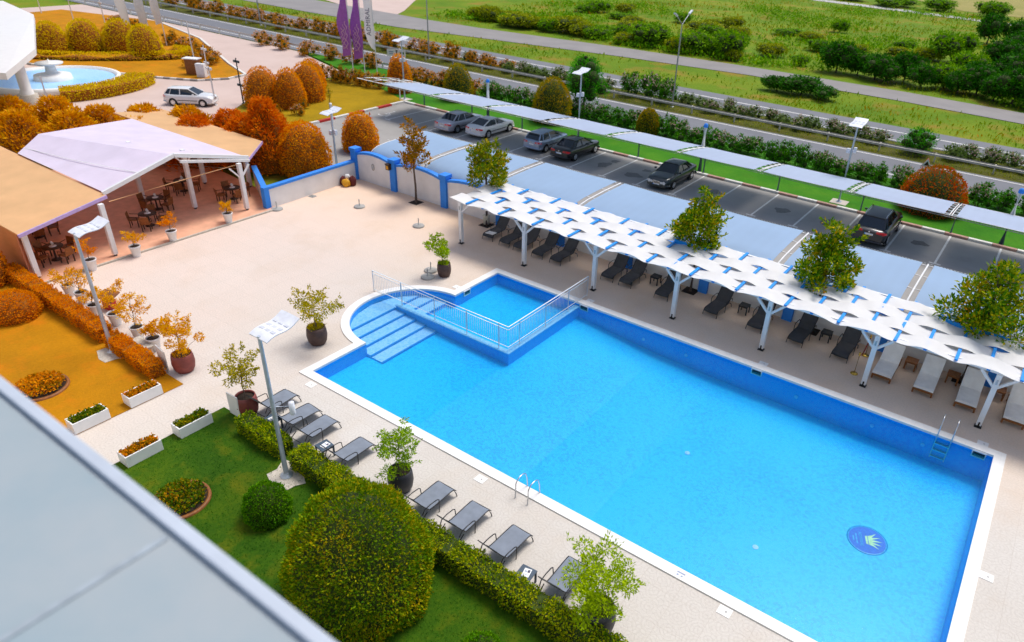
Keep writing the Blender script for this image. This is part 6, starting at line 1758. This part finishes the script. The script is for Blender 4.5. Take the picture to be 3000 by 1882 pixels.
for i in range(17):
    x = -82 + i * 2.75; y = 97.6 + 1.8 * sin(i * 2.3); k = (i * 7) % 3
    c, tk = (SCB[i % 2], SCW[i % 2], SCB[(i + 1) % 2])[k]
    sw_ = 1.15 + .35 * sin(i * 1.9)
    plant_tree('scrub_bush', 'scrub bush in the long belt along the service road, ' + ORD[i] + ' from the left', 'bush', (x, y, -.12), c, tk, 'scrub belt along the service road', i * 1.3, (sw_, sw_ * .9, .72 + .22 * sin(i * 3.1)))
for i in range(14):
    x = -78 + i * 4.6; y = 121 + 7 * sin(i * 1.7); k = i % 2
    c, tk = (SCB, SCW)[k][(i // 2) % 2]
    plant_tree('scrub_bush', 'loose scrub bush in the middle of the field, ' + ORD[i] + ' from the left', 'bush', (x, y, -.12), c, tk, 'loose scrub in mid field', i * 1.7, (1.3 + .4 * sin(i), 1.1, .55 + .15 * sin(i * 2.1)))
for i, (x, y, s) in enumerate(((-22.4, 99.2, .95), (-18.4, 97.2, .9), (-14.4, 97.4, 1.0), (-10.3, 97.0, .95), (-6.4, 96.4, 1.0), (-2.4, 95.4, 1.1), (-9.5, 103.5, 1.1), (-4.0, 101.8, 1.2))):
    c, tk = DK[i % 3]
    plant_tree('field_tree', 'dark infill tree of the right hand clump, ' + ORD[i] + (' along the road edge' if i < 6 else ' in the second line'), 'tree', (x, y, -.09), c, tk, 'trees beyond the service road', i * 2.2, (s, s, s * .8))
for i, (x, y, s) in enumerate(((-26.6, 81.7, 1.2), (-23.9, 82.0, 1.45), (-21.3, 81.5, 1.05))):
    c, tk = DK[i]
    plant_tree('scrub_bush', ['left', 'middle', 'right'][i] + ' part of the dark bramble mound between road and service road', 'bush', (x, y, -.15), c, tk, 'dark brambles by the far road', i, (.9 * s, .62 * s, .42 * s))
# wild grass and low weeds: nobody could count them
def in_poly_x(x, pts):
    return np.interp(x, [p[0] for p in pts], [p[1] for p in pts])
def scatter(n, x0, x1, y0, y1, g, bias=1.0):
    x = g.uniform(x0, x1, n); y = y0 + (y1 - y0) * g.random(n) ** bias
    return x, y
g = np.random.default_rng(99)
x, y = scatter(52000, -150, 8, 75.6, 200, g, 1.5)
m1 = (y < in_poly_x(x, sn) - .6) | (y > in_poly_x(x, sf) + .6)
dn_ = np.sin(x * .21 + 3 * np.sin(y * .11)) * np.sin(y * .17 + 2 * np.sin(x * .07)) + g.normal(0, .5, len(x))
m2 = (dn_ > -.15) & ~((x < -92) & (y > 84))
k = m1 & m2; x, y = x[k], y[k]
big = .16 + .30 * g.random(len(x)) ** 2 + np.where(y > 96, .14, 0)
V = leaves(np.c_[x, y, np.full(len(x), -.09)], np.tile([0, 0, 1.2], (len(x), 1)), big, big * .42, .45, g)
tag(put('wild_grass', fol_mesh('wild_grass', [(V, 0)], [G_['meadow']])), 'rough wild grass and weeds covering the field beyond the roads', 'grass', kind='stuff')
x, y = scatter(9000, -120, 6, 94, 190, g, 1.4)
cl = np.sin(x * .13 + 1.5 * np.sin(y * .09)) + np.sin(y * .21 + np.sin(x * .11) * 2) + g.normal(0, .35, len(x))
k = (cl > .55) & (y > in_poly_x(x, sf) + 1.2) & ~((x < -90)); x, y = x[k], y[k]
V = []
for q in range(9):
    P = np.c_[x + g.normal(0, .5, len(x)), y + g.normal(0, .5, len(x)), np.abs(g.normal(.15, .32, len(x)))]
    V.append(leaves(P, np.tile([0, 0, .7], (len(x), 1)), .42, .2, .8, g))
tag(put('low_scrub', fol_mesh('low_scrub', [(np.concatenate(V), 0)], [G_['scrub']])), 'low tangled scrub spread over the far field', 'scrub', kind='stuff')
x, y = scatter(9000, -110, 6, 64.2, 69.0, g, 1.0)
V = leaves(np.c_[x, y, np.full(len(x), -.05)], np.tile([0, 0, 1.0], (len(x), 1)), .16, .07, .6, g)
tag(put('median_grass', fol_mesh('median_grass', [(V, 0)], [G_['scrub_warm']])), 'dry grass growing along the guard rail in the median', 'grass', kind='stuff')
x = g.uniform(-21.7, 0, 30000); y = g.uniform(3.5, 10.05, 30000)
V = leaves(np.c_[x, y, np.full(len(x), .028)], np.tile([0, 0, 1.0], (len(x), 1)), .05, .018, .6, g)
G_['blade'] = leafmat('lawn_blades', [(0.008, 0.05, 0.003), (0.03, 0.11, 0.005), (0.07, 0.16, 0.01)], nscale=.5, spread=.6)
tag(put('lawn_grass', fol_mesh('lawn_grass', [(V, 0)], [G_['blade']])), 'short mown grass of the near garden lawn', 'grass', kind='stuff')

# ------------------------------------------------------------------ overgrown conifers behind the pavilion
def conifer(w_, h, leaf, n, seed):
    g_ = np.random.default_rng(seed)
    t_ = g_.random(n) ** .8; a = g_.random(n) * 2 * pi
    rr = w_ / 2 * (1 - t_ ** 1.6 * .8) * (.72 + .34 * g_.random(n)) * (1 + .18 * np.sin(a * 4 + t_ * 9) + .1 * np.sin(a * 9 - t_ * 13))
    P = np.c_[np.cos(a) * rr, np.sin(a) * rr, .05 + t_ * h * .95]
    V_ = leaves(P, np.c_[np.cos(a), np.sin(a), np.full(n, .9)], .34, .10, .5, g_)
    s_ = MB().lathe([(w_ / 2 * .72, .1), (w_ / 2 * .68, h * .4), (w_ / 2 * .4, h * .75), (.02, h * .93)], n=14, m=1)
    return fol_mesh('foliage', [(V_, 0)], [leaf, G_['core_warm']], s_)
CF = [conifer(4.4, 3.2, G_['gold'], 3000, 1), conifer(4.4, 3.1, G_['gold'], 3000, 2), conifer(4.2, 3.4, G_['conifer_orange'], 3000, 3)]
CT = MB().tube([(0, 0, -.05), (0, 0, 1.5)], [.12, .08], 8).mesh('trunk', M['bark'])
CP = [(-64.8, 18.6, 0), (-61.8, 20.4, 1), (-58.8, 22.2, 0), (-56.0, 23.8, 1), (-53.2, 25.5, 0), (-50.6, 27.2, 1), (-48.0, 28.8, 2), (-45.6, 30.2, 2), (-54.5, 21.2, 1), (-51.0, 23.6, 0), (-47.8, 26.0, 2), (-45.0, 28.0, 2), (-61.0, 17.0, 0), (-57.5, 19.2, 1)]
for i, (x, y, k) in enumerate(CP):
    t = thing('conifer_bush', ('orange' if k == 2 else 'golden') + ' overgrown conifer behind the pavilion, ' + (ORD[i] + ' from the left in the back line' if i < 8 else ORD[i - 8] + ' of the front line'), 'conifer', (x, y, -.06), i * 1.1, 'overgrown conifers behind the pavilion')
    t.scale = (1, 1, .92 + .05 * (i % 3)); put('trunk', CT, t); put('foliage', CF[k], t)
t = thing('conifer_bush', 'tall orange conifer right of the pavilion, behind the low wall', 'conifer', (-43.3, 28.4, -.06))
put('trunk', CT, t); put('foliage', conifer(3.6, 4.9, G_['conifer_orange'], 4200, 9), t)
t = thing('sapling', 'twiggy sapling behind the thick white post', 'sapling', (-50.6, 39.6, .08))
cr, tk = tree_meshes(.9, 2.9, 1.4, G_['dome_olive'], 160, .14, .06, 130, 7, .1, .03, 6, .2)
put('trunk', tk, t); put('crown', cr, t)

# ------------------------------------------------------------------ entrance court at upper left
fo = thing('fountain', 'round white fountain basin in the entrance court', 'fountain', (-78.5, 30.3, -.03))
MB().lathe([(5.4, 0), (5.6, .10), (5.55, .55), (5.2, .58), (5.1, .30), (4.9, .18)], n=56, cap=False).build('basin', M['coping'], fo)
MB().lathe([(5.05, .36), (.001, .37)], n=40, cap=False).build('water', M['tile_step'], fo)
MB().lathe([(1.6, .3), (1.5, .8), (.5, .95), (.4, 1.6), (1.1, 1.75), (1.15, 1.85), (.2, 1.8), (.001, 2.2)], n=28).build('centre_bowl', M['coping'], fo)
def arc_hedge(label, c, r0, r1, a0, a1, h, leaf, core, seed):
    g_ = np.random.default_rng(seed); n = 3600
    a = g_.uniform(a0, a1, n); f = g_.random(n)
    q = np.where(f < .5, g_.uniform(r0, r1, n), np.where(f < .75, r0, r1)); z = np.where(f < .5, h, g_.uniform(0, h, n))
    sg = np.where(f < .5, 0, np.where(f < .75, -1, 1))
    P = np.c_[np.cos(a) * q, np.sin(a) * q, z]; N = np.c_[np.cos(a) * sg, np.sin(a) * sg, np.where(f < .5, 1, .2)]
    V_ = leaves(P, N, .16, .09, .7, g_)
    s_ = MB(); A = np.linspace(a0, a1, 22)
    for i in range(21):
        p4 = [(r0 + .05, A[i]), (r1 - .05, A[i]), (r1 - .05, A[i + 1]), (r0 + .05, A[i + 1])]
        s_.prism([(r * cos(b), r * sin(b)) for r, b in p4], 0, h - .05, m=1)
    t = thing('hedge', label, 'hedge', (c[0], c[1], -.02))
    put('foliage', fol_mesh('foliage', [(V_, 0)], [leaf, core], s_), t); return t
arc_hedge('curved yellow hedge hugging the right side of the fountain', (-78.5, 30.3), 6.4, 8.6, -.35, .85, .9, G_['yellow'], G_['core_warm'], 1)
struct('island_lawn', MB().prism([(-98, 31), (-88, 32.6), (-80, 36), (-75.2, 37.8), (-71, 40.1), (-69.9, 42.5), (-70.4, 44.6), (-76, 46.5), (-92, 53), (-108, 56.5), (-125, 52), (-122, 36)], -.06, .10), M['lawn_warm'])
kerb_line([(-98, 30.8), (-88, 32.4), (-80, 35.8), (-75.2, 37.6), (-70.9, 39.9), (-69.7, 42.5), (-70.2, 44.8)], .75, .14, .25, [M['kerb_white'], M['asphalt']])
kerb_line([(-70.2, 44.8), (-76, 46.8), (-92, 53.3), (-108, 56.7)], 1.2, .14, .25, [M['kerb_white'], M['kerb_white']])
# swirling low hedge on the island
sw = [(-96, 31.6), (-91, 33.6), (-87, 36.6), (-84, 40.2), (-81.9, 43.6), (-81.7, 45.6), (-83.3, 46.6), (-85.0, 45.9)]
gg = np.random.default_rng(4); Vs = []; cm = MB()
for a, b in zip(sw[:-1], sw[1:]):
    a, b = np.array(a), np.array(b); n_ = 650; u = gg.random(n_)[:, None]; d = (b - a) / np.linalg.norm(b - a); nn = np.array([-d[1], d[0]])
    th = gg.uniform(0, pi, n_); P = a + (b - a) * u + nn * (np.cos(th) * .55)[:, None]
    Vs.append(leaves(np.c_[P, np.sin(th) * .75 + .02] - np.array([-89, 38, 0]), np.c_[nn[0] * np.cos(th), nn[1] * np.cos(th), np.sin(th)], .17, .09, .7, gg))
    cm.tube([(a[0] + 89, a[1] - 38, .1), (b[0] + 89, b[1] - 38, .1)], .5, 8, m=1)
t = thing('hedge', 'swirling low yellow hedge curling round on the island lawn', 'hedge', (-89, 38, .10))
put('foliage', fol_mesh('foliage', [(np.concatenate(Vs), 0)], [G_['yellow'], G_['core_warm']], cm), t)
for i, (x, y, r, h, lab) in enumerate(((-92.7, 36.6, 1.75, 3.2, 'left yellow dome on the island'), (-92.0, 39.8, 1.9, 3.3, 'second yellow dome on the island'), (-89.5, 42.5, 1.9, 3.4, 'third yellow dome on the island'), (-84.4, 42.4, 1.75, 3.4, 'yellow dome inside the curl of the low hedge'))):
    topiary('topiary_dome', lab, 'topiary', (x, y, .08), r, h, 3600, .16, .09, G_['yellow'], G_['core_warm'], 140 + i, group='yellow domes on the island')
for i, (x, y) in enumerate(((-98, 45.5), (-94.5, 47.5), (-90, 48.5), (-86, 48.2), (-80.5, 46.6), (-77.5, 45.4), (-101, 50), (-106, 50.5), (-76.5, 43.0))):
    shrub('golden bush on the island lawn, ' + ORD[i] + ' of the loose row', (x, y, .08), OW[i % 2], 'golden bushes on the island', i, (1.3, 1.3, .9))
# entrance canopy and its round columns
ca = thing('entrance_canopy', 'big white slanted entrance canopy on thick round columns at the left edge', 'canopy', (-66, 25, 0))
slab([(-59.6, 20.2, 5.0), (-67.3, 25.3, 5.0), (-82.5, 31.8, 5.4), (-91.8, 33.0, 5.6), (-100, 20, 5.6), (-75, 8, 5.2)][::-1], .45, M['membrane'], 'roof', ca)
for x, y in ((-71.8, 25.4), (-64.4, 18.4)):
    p_ = MB().lathe([(.50, 0), (.50, 1.1), (.42, 1.12), (.40, 4.75)], (x, y, 0), 22).build('column', M['wall'], ca, world=True)
    MB().lathe([(.75, -.02), (.75, .8), (.52, .82)], (x, y, 0), 22).build('column_base', M['stone'], p_, world=True)
# lamps and posts of the court
def court_lamp(label, loc, h, heads, mat=None):
    mat = mat or M['white']
    t = thing('court_lamp', label, 'lamp post', loc, 0, 'lamp posts of the entrance court')
    MB().tube([(0, 0, 0), (0, 0, h)], [.07, .045], 10).build('pole', mat, t)
    MB().lathe([(.16, 0), (.16, .03), (.07, .05)], n=12).build('base_plate', mat, t)
    for z in heads:
        for s in (-1, 1): bevel(MB().box((s * .24, 0, z), (.26, .16, .20)).build('flood_light', mat, t), .02)
        MB().bar((-.2, 0, z), (.2, 0, z), .04).build('cross_arm', mat, t)
    return t
court_lamp('slim white lamp post on the island right of the swirl hedge', (-75.6, 42.7, .1), 4.6, ())
court_lamp('white post with flood lights beside the sign box', (-72.1, 41.9, .1), 2.9, (2.5, 1.2))
court_lamp('thin dark lamp post at the plaza edge left of the orange domes', (-60.3, 37.8, -.03), 3.9, (1.6, 3.6), M['dark_steel'])
court_lamp('white lamp post rising behind the conifers by the small white car', (-61.4, 35.8, -.03), 3.3, (3.1,))
court_lamp('white lamp post with flood lights in the conifers at left', (-60.4, 22.5, -.03), 4.4, (2.6,))
court_lamp('pale lamp post at the top left behind the island, near the flags', (-109.4, 50.4, .05), 4.4, (2.6,))
court_lamp('pale lamp post at the top left corner, second from the flags', (-114.8, 48.9, .05), 3.0, ())
court_lamp('pale lamp post at the very top left corner', (-122.6, 48.3, .05), 4.6, ())
t = thing('sign_box', 'brown box with a flat white lid on the island corner', 'box', (-73.4, 41.2, .10), .5)
MB().box((0, 0, .75), (1.3, .7, 1.5)).build('body', M['wood'], t)
MB().box((0, 0, 1.54), (1.6, .95, .08)).build('lid', M['white'], t)
t = thing('white_cabinet', 'white utility cabinet on the island tip', 'cabinet', (-71.7, 41.0, .10), .5)
bevel(MB().box((0, 0, .65), (.9, .5, 1.3)).build('body', M['white'], t), .03)
MB().box((.0, -.256, .65), (.75, .012, 1.1)).build('door', M['panel'], t)
